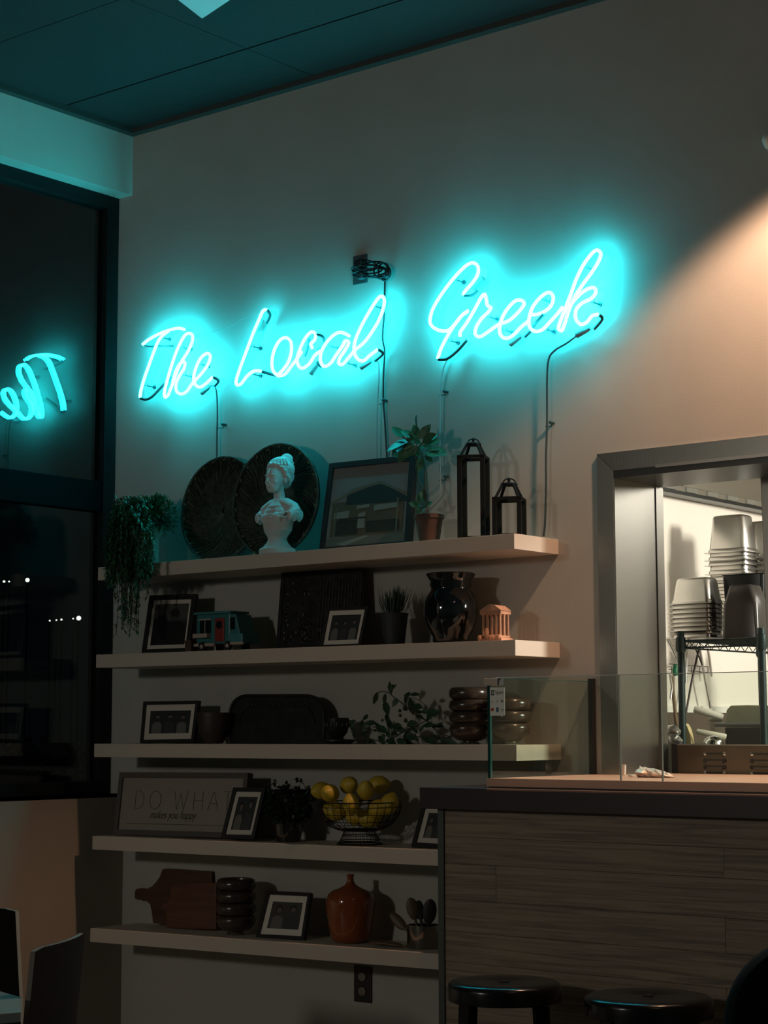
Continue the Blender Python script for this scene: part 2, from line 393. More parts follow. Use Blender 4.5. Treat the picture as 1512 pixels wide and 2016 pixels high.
dark(t, G([(145,850),(190,842),(250,780),(310,712)])); dark(t, G([(318,420),(350,408),(382,375)])); boot(t, G([(385,372)])[0], G([(452,300)])[0])
dark(t, G([(860,545),(780,612),(740,650),(702,690)])); boot(t, G([(705,688)])[0], G([(632,748)])[0], .011)
dark(t, G([(1234,548),(1232,570),(1172,636)])); boot(t, G([(1172,634)])[0], G([(1082,688)])[0], .011)
clips(t, G([(290,320),(1170,235),(885,455),(515,570),(620,660),(900,655),(1210,470),(250,730)]))

def cable(name, label, pts, Y, r, mt, cat='cable', standoffs=()):
    base = atY(*pts[-1], Y); t = thing(name, label, cat, base)
    obj('cable_run', MB().tube(smooth_path(P3(pts, Y), 6), r, 8), mt, t, smooth=60, world=True)
    for x, y, cx in standoffs:
        p = atY(x, y, -.012); q = atY(cx, y, Y); bb = MB()
        bb.tube([V((p.x, -.0005, p.z)), V((p.x, -.018, p.z))], .005, 8); bb.ell((p.x, -.02, p.z), .006, 10, 6)
        bb.tube([V((p.x, -.012, p.z-.012)), V((q.x-.005, Y, p.z-.012))], .0016, 6); bb.tube([V((p.x, -.014, p.z)), V((p.x, -.012, p.z-.012))], .0025, 6)
        obj('standoff', bb, CLIPM, t, smooth=50, world=True)
    return t
cable('sign_cable', 'thin dark sign cable curving down behind the left round basket', [(410,762),(418,759),(424,764),(427,780),(428,820),(427,872),(427,990)], -.022, .0032, mat('dark_cable', (.03, .06, .065), .4), standoffs=[(441, 836, 427)])
cable('sign_cable', 'pale clear sign cable dropping straight behind the leaning black-framed picture', [(731,712),(739,710),(745,716),(746,745),(743,800),(742,900),(742,960)], -.022, .0028, CABLEG)
cable('power_cord', 'black power cord wavering down the wall from the tied coil of cord', [(758,548),(757,585),(756,620),(753,665),(757,692),(755,740),(755,790),(758,835),(762,905),(763,960)], -.012, .0034, RUBBER, 'cord', standoffs=[(757, 788, 748)])
cable('sign_cable', 'pale clear sign cable running down beside the green potted plant', [(880,707),(872,728),(868,760),(866,800),(866,900),(867,962),(858,982),(840,1000),(822,1018)], -.022, .0032, CABLEG, standoffs=[(877,771,866),(878,938,866)])
cable('sign_cable', 'dark sign cable bending down from the last letter to the small lantern', [(1134,662),(1115,676),(1092,690),(1080,708),(1077,750),(1077,830),(1075,900),(1075,960),(1073,1030),(1070,1056)], -.022, .0036, mat('dark_cable', (.03, .06, .065), .4), standoffs=[(1086,832,1076)])
cable('sign_wire', 'very thin pale jumper wire strung between the first two neon words', [(300,679),(331,679),(353,673),(396,661),(420,653),(452,643),(478,628),(507,622)], -.03, .0011, CABLEG, 'wire')

# wall outlet with plug and tied coil of cord
def outlet(label, x0, y0, x1, y1, mt, face):
    a = atY(x0, y1, 0); c = atY(x1, y0, 0); X0, X1, Z_0, Z_1 = a.x, c.x, a.z, c.z
    t = thing('wall_outlet', label, 'outlet', ((X0+X1)/2, 0, Z_0))
    obj('cover_plate', MB().box((X0, -.007, Z_0), (X1, -.0005, Z_1)), mt, t, world=True, bevel=.002)
    cx = (X0+X1)/2
    for dz in (.30, .70):
        z = Z_0+(Z_1-Z_0)*dz; bb = MB()
        bb.lathe([(.016, 0), (.0165, .003), (.015, .0045)], (0, 0, 0), 20)
        bb.v = [V((cx+p.x, -.007-p.z, z+p.y*.9)) for p in bb.v]
        f = obj('receptacle', bb, face, t, smooth=40, world=True)
        s = MB(); s.box((cx-.0065, -.0118, z-.001), (cx-.0045, -.011, z+.007)); s.box((cx+.0045, -.0118, z-.001), (cx+.0065, -.011, z+.006)); s.box((cx-.002, -.0118, z-.009), (cx+.002, -.011, z-.005))
        obj('slot', s, RUBBER, f, world=True)
    return t
outlet('dark outlet with grey sockets low on the wall below the lowest shelf', 699, 1903, 733, 1971, mat('brown_plate', (.014, .012, .011), .5), mat('socket_grey', (.22, .19, .16), .5))
outlet('dark wall outlet high above the neon signs, with plugs in it', 697, 500, 724, 562, mat('dark_plate', (.05, .07, .075), .5), mat('socket_dark', (.03, .04, .045), .4))
ct = thing('cord_coil', 'tied coil of black cord plugged into the high outlet above the middle neon word', 'cord', atY(745, 535, -.02))
random.seed(3)
for (cx, cy, a, bb_, ph) in ((722,530,30,9,0),(735,534,30,12,.1),(738,530,26,15,-.05),(728,537,34,8,-.1),(750,533,14,16,0),(720,522,22,10,.15),(756,535,11,17,.1)):
    pts = []
    for q in range(16):
        an = 2*pi*q/16; x = cx+a*cos(an); y = cy+bb_*sin(an)+ph*a*cos(an)
        p = atY(x, y, -.025-.008*sin(2*an+cx)); pts.append(p)
    obj('cord_loop', MB().tube(smooth_path(pts, 3, True), .0034, 7, closed=True), RUBBER, ct, smooth=60, world=True)
p = atY(707, 519, -.03); obj('plug', MB().box((p.x-.016, -.04, p.z-.013), (p.x+.016, -.012, p.z+.012)), RUBBER, ct, world=True, bevel=.004)
p = atY(709, 543, -.03); obj('plug', MB().box((p.x-.013, -.036, p.z-.012), (p.x+.013, -.012, p.z+.012)), mat('plug_grey', (.04, .08, .09), .3), ct, world=True, bevel=.004)
p = atY(764, 536, -.025); obj('cord_tie', MB().ell((p.x, p.y, p.z), (.013, .012, .022)), RUBBER, ct, smooth=60, world=True)
# ================================================================== FRAMES
def bil(c, u, v):
    bl, br, tr_, tl = c; return bl*(1-u)*(1-v)+br*u*(1-v)+tr_*u*v+tl*(1-u)*v
def frame(name, label, px, shelf_i, Y0, k, bar, mt, depth=.018, matw=0, paint=None, cat='picture frame', group=None, board=None, foot=True, z0=None):
    """px: BL, BR, TR, TL pixels of the outer edge on a plane leaning back by k"""
    X = atY(*px[0], Y0).x; z0 = zs(shelf_i, X) if z0 is None else z0
    c = [lean(x, y, Y0, z0, k) for x, y in px]
    lift = z0+.0008-min(c[0].z, c[1].z)
    if shelf_i in (1, 2): c[0].z = z0+.001; c[1].z = z0+.001; c[0].y = c[1].y = Y0
    dzz = max(0, max(zs(shelf_i, q.x)+.0006-q.z for q in c[:2]))
    c = [q+V((0, 0, dzz)) for q in c]
    W = (c[1]-c[0]).length; H = (c[3]-c[0]).length
    nrm = (c[1]-c[0]).cross(c[3]-c[0]).normalized()
    if nrm.y > 0: nrm = -nrm                       # nrm looks into the room
    c = [q+V((0, 0, 0)) for q in c]
    t = thing(name, label, cat, (c[0]+c[1])/2, group)
    bu, bv = bar/W, bar/H
    O = [(0, 0), (1, 0), (1, 1), (0, 1)]; I = [(bu, bv), (1-bu, bv), (1-bu, 1-bv), (bu, 1-bv)]
    b = MB()
    for i in range(4):
        j = (i+1) % 4; q = [bil(c, *O[i]), bil(c, *O[j]), bil(c, *I[j]), bil(c, *I[i])]
        b.prism(q, -nrm*depth)
    obj('frame_moulding', b, mt, t, world=True, bevel=.0012)
    base = [bil(c, bu*.6, bv*.6)-nrm*.008, bil(c, 1-bu*.6, bv*.6)-nrm*.008, bil(c, 1-bu*.6, 1-bv*.6)-nrm*.008, bil(c, bu*.6, 1-bv*.6)-nrm*.008]
    obj('mat_board' if matw else 'backing', MB().prism(base, -nrm*.004), board or (MATB if matw else mt), t, world=True)
    if paint:
        mu, mv = (bu+matw/W, bv+matw/H) if matw else (bu*.8, bv*.8)
        cc = [bil(c, mu, mv)-nrm*.0075, bil(c, 1-mu, mv)-nrm*.0075, bil(c, 1-mu, 1-mv)-nrm*.0075, bil(c, mu, 1-mv)-nrm*.0075]
        mats_, shapes = paint; b = MB(); b.prism(cc, -nrm*.0004, 0)
        for n, (mi, poly) in enumerate(shapes):
            b.prism([bil(cc, u, v)+nrm*(.0003+.00012*n) for u, v in poly], -nrm*.0001, mi)
        obj('picture', b, mats_, t, world=True)
    if foot:
        mid = bil(c, .5, .62)-nrm*depth; ft = V((mid.x, min(-.004, mid.y+.055), z0+.001)) if mid.y < -.02 else None
        if ft: 
            s = V((.02, 0, 0)); obj('easel_back', MB().prism([mid-s, mid+s, ft+s*1.5, ft-s*1.5], V((0, .003, 0))), mt, t, world=True)
    return t, c, nrm
def circ(u, v, r, n=10, ar=1): return [(u+r*cos(2*pi*i/n), v+r*ar*sin(2*pi*i/n)) for i in range(n)]
def pm(n, c, r=.45): return mat('print_'+n, c, r)
def people(seed, n, dark=(.03, .035, .035), skin=(.15, .115, .09), c2=(.15, .145, .13), c3=(.05, .05, .05)):
    random.seed(seed); ms = [pm('bg%d' % seed, dark), pm('skin', skin), pm('pale%d' % seed, c2), pm('coat%d' % seed, c3), pm('hair', (.012, .01, .01)), pm('grey', (.12, .12, .11))]
    sh = [(5, [(0, .6), (1, .55), (1, .98), (0, .98)])] if seed % 2 else []
    for i in range(n):
        x = (i+.6)/(n+.2); h = .62+.1*random.random(); w = .36/n
        cm = (2, 3)[(i+seed) % 2]
        sh.append((cm, [(x-w, 0), (x+w, 0), (x+w*1.0, h*.55), (x+w*.5, h*.72), (x-w*.5, h*.72), (x-w, h*.55)]))
        sh.append((4, circ(x, h+.07, w*.62, ar=1.2))); sh.append((1, circ(x+.01, h+.03, w*.46, ar=1.25)))
    return ms, sh
# large picture on the top shelf: a gabled market building in browns
ms = [pm('sky_mauve', (.20, .19, .18)), pm('roof', (.022, .030, .030)), pm('wall_br', (.10, .075, .045)), pm('post', (.15, .13, .09)), pm('sign_pale', (.24, .22, .19)), pm('shade', (.03, .028, .022)), pm('street', (.12, .11, .09))]
sh = [(6, [(0, 0), (1, 0), (1, .14), (0, .12)]), (4, [(.25, .02), (.55, .12), (.5, .13), (.15, .05)]), (2, [(.05, .13), (.95, .13), (.95, .56), (.05, .56)]),
 (1, [(.22, .52), (.98, .50), (.98, .56), (.64, .76), (.22, .64)]), (3, [(.0, .55), (.30, .72), (.64, .78), (1.0, .60), (1, .57), (.64, .745), (.32, .69), (.02, .52)]),
 (5, [(.12, .15), (.40, .15), (.40, .33), (.12, .33)]), (5, [(.5, .16), (.9, .16), (.9, .30), (.5, .30)]), (4, [(.08, .36), (.27, .36), (.27, .45), (.08, .43)]), (4, [(.36, .46), (.52, .47), (.52, .51), (.36, .50)]),
 (4, [(.58, .42), (.86, .44), (.86, .50), (.58, .49)]), (4, [(.39, .22), (.48, .22), (.48, .42), (.39, .40)]), (3, [(.1, .12), (.115, .12), (.115, .5), (.1, .5)]), (3, [(.86, .14), (.88, .14), (.88, .56), (.86, .56)]), (5, [(.15, .33), (.5, .34), (.5, .36), (.15, .35)])]
frame('picture_frame', 'large black-framed picture of a gabled market building, leaning on the topmost shelf', [(628,1082),(806,1064),(815,895),(648,912)], 1, -.13, .20, .022, BLACKW, .025, paint=(ms, sh))
ms, sh = [pm('bgs2', (.035, .04, .038)), pm('hairh', (.014, .014, .012)), pm('headd', (.045, .045, .04)), pm('coatd', (.010, .011, .012)), pm('skyg', (.075, .075, .068))], [(4, [(0, .55), (1, .62), (1, 1), (0, 1)]), (2, circ(.62, .72, .16, ar=1.0)), (1, circ(.62, .78, .14, ar=.8)), (3, [(0, 0), (1, 0), (1, .5), (.75, .58), (.5, .56), (.2, .72), (0, .6)])]
frame('picture_frame', 'tall black frame with a dark portrait, leftmost on the shelf with the toy food truck', [(278,1287),(371,1284),(385,1169),(294,1172)], 2, -.15, .16, .020, BLACKW, matw=.016, paint=(ms, sh))
frame('picture_frame', 'small black frame with three standing people, leaning against the dark relief panel', [(629,1270),(709,1267),(724,1193),(643,1196)], 2, -.17, .20, .011, BLACKW, matw=.017, paint=people(4, 3), board=mat('mat_bright', (.75, .70, .61), .9))
frame('picture_frame', 'black landscape frame with a family photo, beside the big rounded tray', [(275,1463),(380,1461),(390,1379),(282,1381)], 3, -.15, .12, .013, BLACKW, matw=.024, paint=people(6, 3), z0=1.2995)
frame('picture_frame', 'narrow black portrait frame of a couple, in front of the lettered sign', [(434,1650),(499,1652),(522,1551),(459,1550)], 4, -.232, .22, .015, BLACKW, matw=.018, paint=people(8, 2, c2=(.15, .14, .12)), foot=False)
frame('picture_frame', 'black portrait frame half hidden behind the end of the counter', [(809,1666),(875,1670),(893,1581),(832,1579)], 4, -.19, .42, .015, BLACKW, matw=.020, paint=people(10, 2, c2=(.15, .14, .12)), foot=False)
frame('picture_frame', 'black frame with a photo of two people, on the lowest shelf beside the amber jug', [(503,1847),(597,1852),(611,1759),(526,1755)], 5, -.18, .38, .013, BLACKW, matw=.024, paint=people(12, 2, dark=(.06, .06, .055)), board=mat('mat_bright', (.75, .70, .61), .9))
# lettered sign
t, c, nrm = frame('lettered_sign', 'wide grey wooden framed sign reading DO WHAT makes you happy', [(222,1643),(477,1651),(488,1521),(235,1520)], 4, -.17, .16, .021, mat('grey_wood_frame', (.10, .09, .08), .7, bump=.2, bscale=40), .03, board=mat('sign_board', (.30, .27, .225), .7), cat='sign', foot=False)
def text_mesh(s, size, shear=0, font_off=0):
    cu = bpy.data.curves.new('txt', 'FONT'); cu.body = s; cu.size = size; cu.shear = shear; cu.offset = font_off; cu.extrude = .0004
    cu.align_x = 'LEFT'; o = bpy.data.objects.new('txt', cu); COL.objects.link(o); dg = bpy.context.evaluated_depsgraph_get()
    me = bpy.data.meshes.new_from_object(o.evaluated_get(dg)); bpy.data.objects.remove(o); return me
def place_text(s, c, nrm, u, v, size, par, mt, shear=0, off=0, sx=1, rel=.0072):
    me = text_mesh(s, size, shear, off); X = (c[1]-c[0]).normalized(); Yv = (c[3]-c[0]).normalized()
    o0 = bil(c, u, v)-nrm*rel+nrm*.0002; L = WLOC(par)
    for q in me.vertices: p = q.co.copy(); q.co = o0+X*p.x*sx+Yv*p.y+nrm*p.z-L
    me.materials.clear(); me.materials.append(mt); o = bpy.data.objects.new('lettering', me); COL.objects.link(o); o.parent = par; return o
INK = mat('sign_ink', (.10, .09, .085), .7); INK2 = mat('sign_ink_dark', (.03, .028, .028), .7)
def thin_letters(par, c, nrm):
    X = (c[1]-c[0]).normalized(); Yv = (c[3]-c[0]).normalized(); L = {
     'D': [[(0,0),(0,1),(.3,1),(.55,.8),(.62,.5),(.55,.2),(.3,0),(0,0)]], 'O': [[(.4+.4*cos(a*pi/8), .5+.5*sin(a*pi/8)) for a in range(17)]],
     'W': [[(0,1),(.25,0),(.48,.9),(.72,0),(.96,1)]], 'H': [[(0,0),(0,1)],[(.6,0),(.6,1)],[(0,.5),(.6,.5)]], 'A': [[(0,0),(.35,1),(.7,0)],[(.12,.35),(.58,.35)]], 'T': [[(.3,0),(.3,1)],[(0,1),(.62,1)]]}
    H = .070
    for ch, u in zip('DOWHAT', (.145, .26, .45, .605, .715, .825)):
        b = MB(); o0 = bil(c, u, .42)-nrm*.0070
        for st in L[ch]: b.tube([o0+X*x*H*1.08+Yv*y*H for x, y in st], .0011, 6)
        obj('letter', b, INK, par, world=True)
thin_letters(t, c, nrm)
place_text('makes you happy', c, nrm, .27, .275, .044, t, INK2, shear=.45, off=-.0004, sx=.80)
obj('ruled_line', MB().prism([bil(c, .09, .185)-nrm*.0075, bil(c, .9, .185)-nrm*.0075, bil(c, .9, .192)-nrm*.0075, bil(c, .09, .192)-nrm*.0075], nrm*.0004), INK2, t, world=True)

# ================================================================== helpers for lathed things set by their picture size
def lathe_px(cx, Y, prof, n=32):
    ref = atY(cx, prof[0][1], Y); s = scale_at(ref); out = []
    for hw, y in prof: out.append((hw*s, atY(cx, y, Y).z))
    return V((ref.x, Y, 0)), out
def lathed(par, name, cx, Y, prof, mt, n=32, smooth=50, zbase=None, inner=None):
    c, pr = lathe_px(cx, Y, prof)
    if zbase is not None:
        d = zbase-min(p[1] for p in pr); pr = [(r, z+d*(1-(z-min(q[1] for q in pr))/(max(q[1] for q in pr)-min(q[1] for q in pr)+1e-9))) for r, z in pr]
    b = MB(); b.lathe(pr, c, n); return obj(name, b, mt, par, smooth=smooth, world=True), c, pr

# ================================================================== TOP SHELF
def basket(label, cx, cy, R, Y0, k, dpth, seed):
    random.seed(seed); z0 = ZS[1]; cc = lean(cx, cy, Y0, z0, k)
    t = thing('woven_basket', label, 'basket', (cc.x, Y0, z0), 'round baskets on the top shelf')
    ax = V((0, -1, k)).normalized(); ux = V((1, 0, 0)); uz = ax.cross(ux)*-1
    if uz.z < 0: uz = -uz
    cc.z = z0+R*uz.z+.004
    P = lambda r, a, d: cc+ux*r*cos(a)+uz*r*sin(a)-ax*d
    def floor_d(r): return dpth if r < R*.80 else dpth*(1-(r-R*.80)/(R*.20))**1.0
    b = MB(); n = 48; rr = [0, R*.3, R*.6, R*.78, R*.86, R*.95, R*.99]; vs = []
    for sgn in (0, 1):
        for r in rr:
            for q in range(n): vs.append(P(max(r, .001), 2*pi*q/n, floor_d(r)+.004+sgn*.004))
    fs = []
    for s_ in range(2):
        for i in range(len(rr)-1):
            for q in range(n): a = (s_*len(rr)+i)*n; fs.append((a+q, a+(q+1) % n, a+n+(q+1) % n, a+n+q))
    b.add(vs, fs); obj('basket_shell', b, WICKER, t, smooth=40, world=True)
    b = MB()
    for s_ in range(110):                                  # swirling strands
        a0 = 2*pi*s_/110+random.uniform(-.02, .02); tw = 1.25; pts = []
        for i in range(11):
            f_ = i/10; r = R*(.06+.90*f_); pts.append(P(r, a0+tw*(1-f_)**1.3, floor_d(r)-.0015-.0015*random.random()))
        b.tube(pts, .0022+.0008*random.random(), 5, cap=False)
    o = obj('woven_strands', b, WICKER, t, smooth=60, world=True); o['kind'] = 'stuff'
    b = MB()
    for ring in range(3):
        pts = []
        for q in range(120):
            a = 2*pi*q/120; pts.append(P(R-.003+.0035*cos(a*38+ring*2.1), a, -.002+.0035*sin(a*38+ring*2.1)))
        b.tube(pts, .0032, 6, closed=True)
    obj('rim', b, WICKER, t, smooth=60, world=True)
    for q in range(22):
        a = 2*pi*(q+.3)/22; p = P(R*.955, a, -.001); d_ = P(R*.93, a+.05, -.002)
        obj('rim_lacing', MB().tube([p, p.lerp(d_, .5)-(-ax)*.002*-1, d_], .0018, 5), WICKERL, t, world=True)
    return t
basket('round dark woven basket tray, the left one behind, leaning against the wall', 434, 985, .208, -.072, .06, .028, 1)
basket('round dark woven basket tray, the right one directly behind the white bust', 542, 976, .214, -.122, .06, .034, 2)

# --- bust
def make_bust():
    c0 = atY(546, 1080, -.195); t = thing('bust', 'white plaster bust of a woman with hair in a bun, before the round baskets', 'sculpture', (c0.x, -.195, ZS[1]))
    b = MB()
    E = b.ell
    E((0, .014, .306), (.041, .050, .052)); E((0, -.014, .283), (.0335, .036, .046)); E((0, -.026, .252), (.024, .024, .024)); E((0, -.038, .237), (.0115, .010, .0095))
    b.tube([(0, -.048, .291), (0, -.0535, .275), (0, -.0565, .266)], [.0030, .0036, .0045], 10); E((.0038, -.0500, .2645), .0032); E((-.0038, -.0500, .2645), .0032)
    E((0, -.0462, .2522), (.0080, .0046, .0022)); E((0, -.0456, .2484), (.0068, .0044, .0025))
    for s in (-1, 1):
        E((s*.0135, -.0415, .2835), (.0078, .0055, .0052)); E((s*.0150, -.0435, .2925), (.0105, .0048, .0024)); E((s*.018, -.030, .267), (.012, .0125, .014))
        E((s*.036, .006, .277), (.006, .010, .014))
    # hair cap, waves, bun
    E((0, .020, .320), (.0485, .052, .043)); E((0, .046, .298), (.034, .026, .034)); E((0, .040, .272), (.026, .022, .022)); E((.002, .046, .3600), (.0235, .0235, .0225)); E((.002, .046, .343), (.017, .017, .012))
    random.seed(5)
    for i in range(26):
        a = pi*(i/25); x = .0445*cos(a); z = .300+.033*sin(a)+.003*sin(i*1.9); y = -.018-.018*sin(a)+.014*abs(cos(a))
        E((x*.97, y+.004, z+.002), (.0062+.0015*random.random(), .008, .0058), 10, 7)
    for s in (-1, 1):
        for i in range(4): E((s*(.0425-.002*i), .006+.007*i, .293-.006*i), (.008, .012, .0085), 10, 7)
    for i in range(4): E((-.024-.002*sin(i*2), .012, .205-.007*i), (.0075, .0085, .0068), 10, 7)
    # strands over the cap
    for i in range(-5, 6):
        pts = [V((sin(i*.26)*.0505*cos(q)*1.0, .020-.0545*cos(q)*cos(i*.26), .320+.0450*sin(q))) for q in [radians(v) for v in range(15, 165, 15)]]
        b.tube(pts, .0032, 6)
    # neck, shoulders, dress
    b.tube([(0, .004, .258), (0, .007, .235), (0, .010, .212), (0, .011, .197), (0, .012, .180)], [.0205, .0195, .0215, .030, .046], 18)
    b.tube([(-.088, .012, .148), (-.066, .012, .168), (-.034, .012, .184), (0, .012, .190), (.034, .012, .184), (.066, .012, .168), (.088, .012, .148)], [.020, .026, .026, .026, .026, .026, .020], 16)
    E((0, .000, .152), (.062, .040, .034)); b.lathe([(.048, .086), (.058, .088), (.062, .104), (.066, .125), (.064, .145), (.05, .165)], (0, .003, 0), 32, sx=1.0, sy=.72)
    for s in (-1, 1):
        E((s*.026, -.030, .132), (.025, .019, .023)); E((s*.079, .008, .150), (.021, .030, .024), 12, 8)
    for s in (-1, 1):                                        # sleeve folds
        for i in range(7):
            q = i/6; E((s*(.083+.004*sin(q*pi)), -.020+.056*q, .140+.004*sin(i*2.3)), (.012, .0085, .019), 10, 8)
    for i in range(64):                                     # ruffled neckline dipping at the front
        a = 2*pi*i/64; fr = max(0, -sin(a)); rr = 1+.03*sin(i*2.2)
        z = .163-.020*fr+.003*sin(i*1.7); E((.090*cos(a)*rr, .006+.044*sin(a)*rr, z), (.0068, .007, .0036+.0015*sin(i*2.2)), 8, 6)
        z = .147-.016*fr+.004*sin(i*1.3+1); E((.094*cos(a)*rr, .006+.048*sin(a)*rr, z), (.0072, .007, .0040), 8, 6)
    # pedestal
    b.lathe([(.064, 0), (.067, .004), (.067, .020), (.062, .025), (.052, .029), (.050, .034), (.042, .042), (.036, .052), (.035, .062), (.040, .072), (.046, .080), (.050, .088), (.048, .094)], (-.004, .004, 0), 32)
    me = b.mesh('bust_raw', [PLASTER], 0)
    ob = bpy.data.objects.new('bust_raw', me); COL.objects.link(ob)
    md = ob.modifiers.new('r', 'REMESH'); md.mode = 'VOXEL'; md.voxel_size = .0016
    sm = ob.modifiers.new('s', 'SMOOTH'); sm.iterations = 2; sm.factor = .5
    me2 = bpy.data.meshes.new_from_object(ob.evaluated_get(bpy.context.evaluated_depsgraph_get())); bpy.data.objects.remove(ob)
    for v in me2.vertices:                                  # sculpt: eye sockets, mouth line
        p = v.co
        if p.z > .24 and p.y < -.02:
            for s in (-1, 1):
                d = V(((p.x-s*.0135)/.010, (p.z-.2865)/.0045)); p.y += .0030*math.exp(-d.length_squared)
                d = V(((p.x-s*.0070)/.005, (p.z-.285)/.010)); p.y += .0022*math.exp(-d.length_squared)
            d = V((p.x/.009, (p.z-.2503)/.0012)); p.y += .0016*math.exp(-d.length_squared)
            d = V((p.x/.008, (p.z-.2435)/.0025)); p.y += .0014*math.exp(-d.length_squared)
    me2.name = 'figure'; me2.materials.clear(); me2.materials.append(PLASTER)
    me2.polygons.foreach_set('use_smooth', [True]*len(me2.polygons))
    o = bpy.data.objects.new('figure', me2); COL.objects.link(o); o.parent = t; o.rotation_euler = (0, 0, radians(-2)); o.scale = (.99, .99, .99)
make_bust()

# --- trailing plant at the left end
def trailing():
    c = atY(301, 1080, -.15); t = thing('trailing_plant', 'bushy green trailing plant spilling over the left end of the topmost shelf', 'plant', (c.x, -.15, ZS[1]))
    pot, cc, pr = lathed(t, 'pot', 301, -.15, [(11, 1108), (12, 1100), (12, 1062), (13, 1058), (20, 1050), (22, 1030)], mat('pale_pot', (.55, .52, .45), .35), zbase=ZS[1]+.0008)
    random.seed(11); b = MB(); st = MB()
    top = atY(303, 1030, -.15)
    for i in range(520):                                    # crown
        a = random.uniform(0, 2*pi); el = random.uniform(-.3, 1.3); rr = random.uniform(.02, .10)
        d = V((cos(a)*cos(el), sin(a)*cos(el)*.75, sin(el))); base = top+V((0, 0, .0))+d*rr
        if base.y > -.012: base.y = -.02
        for q in range(3):
            dd = (d+V((random.uniform(-.7, .7), random.uniform(-.7, .7), random.uniform(-.5, .6)))).normalized()
            if base.y+dd.y*.04 > -.004: dd.y = -abs(dd.y)
            b.leaf(base, dd, V((0, 0, 1)), random.uniform(.020, .040), .0075, .3)
    for i in range(80):                                     # trailing stems
        x1 = random.uniform(205, 300); y1 = random.uniform(1090, 1180); Yq = random.uniform(-.36, -.10)
        if i % 3 == 0: x1 = random.uniform(228, 272); y1 = random.uniform(1190, 1258)
        if Yq > -.27: Yq = -.285
        e = atY(x1, y1, Yq); s0 = top+V((random.uniform(-.05, .02), random.uniform(-.05, .02), random.uniform(.0, .05)))
        xm = (s0.x+e.x)/2-.03; mid = V((min(xm, e.x+.02), (s0.y+e.y)/2-.02, s0.z+random.uniform(-.01, .05))); m2 = V((e.x+random.uniform(-.01, .02), e.y, (mid.z+e.z)/2+.02))
        path = smooth_path([s0, mid, m2, e], 9)
        if min(p.x for p in path) < -.05: path = [V((max(p.x, -.045), p.y, p.z)) for p in path]
        st.tube(path, .0013, 4, cap=False)
        dens = 9 if y1 < 1185 else 3
        for j, p in enumerate(path[3:]):
            for q in range(dens if p.z > atY(250, 1140, -.28).z else 2):
                dd = V((random.uniform(-1, 1), random.uniform(-1, 1), random.uniform(-1, .5))).normalized()
                b.leaf(p, dd, V((0, 0, 1)), random.uniform(.012, .032), .0062, .25)
    o = obj('foliage', b, LEAFB, t, smooth=60, world=True); o['kind'] = 'stuff'
    o = obj('stems', st, STEMM, t, smooth=60, world=True); o['kind'] = 'stuff'
trailing()

# --- potted rubber plant beside the big picture
def leafy_px(t, lst, Y, mt, ox=0, oy=0, k=1.0, wr=.42):
    for it in lst:
        x0, y0, x1, y1 = it[:4]; dy = it[4] if len(it) > 4 else random.uniform(-.02, .02)
        a = atY(ox+x0*k, oy+y0*k, Y); c = atY(ox+x1*k, oy+y1*k, Y+dy); L = (c-a).length
        tocam = (CAM-a).normalized()
        obj('leaf', MB().leaf(a, (c-a), tocam+V((random.uniform(-.4, .4), random.uniform(-.4, .4), random.uniform(.1, .8))), L*1.2, max(L*wr*1.25, .015), .12), mt, t, smooth=60, world=True)
def rubber_plant():
    c = atY(846, 1061, -.13); t = thing('potted_plant', 'broad-leaved green plant in a tapered terracotta pot, between the big picture and tall lantern', 'plant', (c.x, -.13, ZS[1]))
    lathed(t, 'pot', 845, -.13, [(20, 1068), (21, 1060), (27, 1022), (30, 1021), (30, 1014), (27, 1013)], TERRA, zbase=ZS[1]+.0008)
    k = .3307; ox, oy = 620, 800; Q = lambda x, y, dy=0: atY(ox+x*k, oy+y*k, -.13+dy)
    for st in ([(675,640),(660,520),(655,400),(640,290),(600,215),(605,120),(603,55)], [(660,560),(650,500),(610,420),(600,300),(560,210),(500,170)], [(655,300),(690,270),(740,265)], [(660,600),(620,600),(580,590)], [(620,240),(660,190),(672,125)]):
        obj('stem', MB().tube(smooth_path([Q(*p) for p in st], 4), [.004]+[.0028]*200 if False else .0026, 6), STEMM, t, smooth=60, world=True)
    obj('bud', MB().tube([Q(603, 105), Q(600, 75), Q(605, 50)], [.003, .0042, .001], 6), LEAFD, t, smooth=60, world=True)
    random.seed(21)
    leafy_px(t, [(530,190,470,128),(590,190,525,145),(615,200,590,120),(625,195,675,120),(560,210,440,245),(555,225,460,280),(590,230,490,250),(600,235,520,300),(545,205,600,160),(640,215,700,170),(660,215,715,175),(665,220,730,200),(560,240,505,320),
      (640,230,690,245),(655,270,760,272),(640,300,620,370),(650,320,600,360),(660,300,690,320),(620,520,615,570),(640,500,650,560),(630,600,570,575),(650,600,690,570),(640,610,600,630),(600,260,640,240),(580,250,620,290),(560,180,620,215),(610,240,560,290)], -.13, LEAFB, ox, oy, k, .52)
    obj('soil', MB().lathe([(.045, atY(845, 1019, -.13).z-.006), (.045, atY(845, 1019, -.13).z-.004)], (c.x, -.13, 0), 20), SOILM, t, world=True)
rubber_plant()

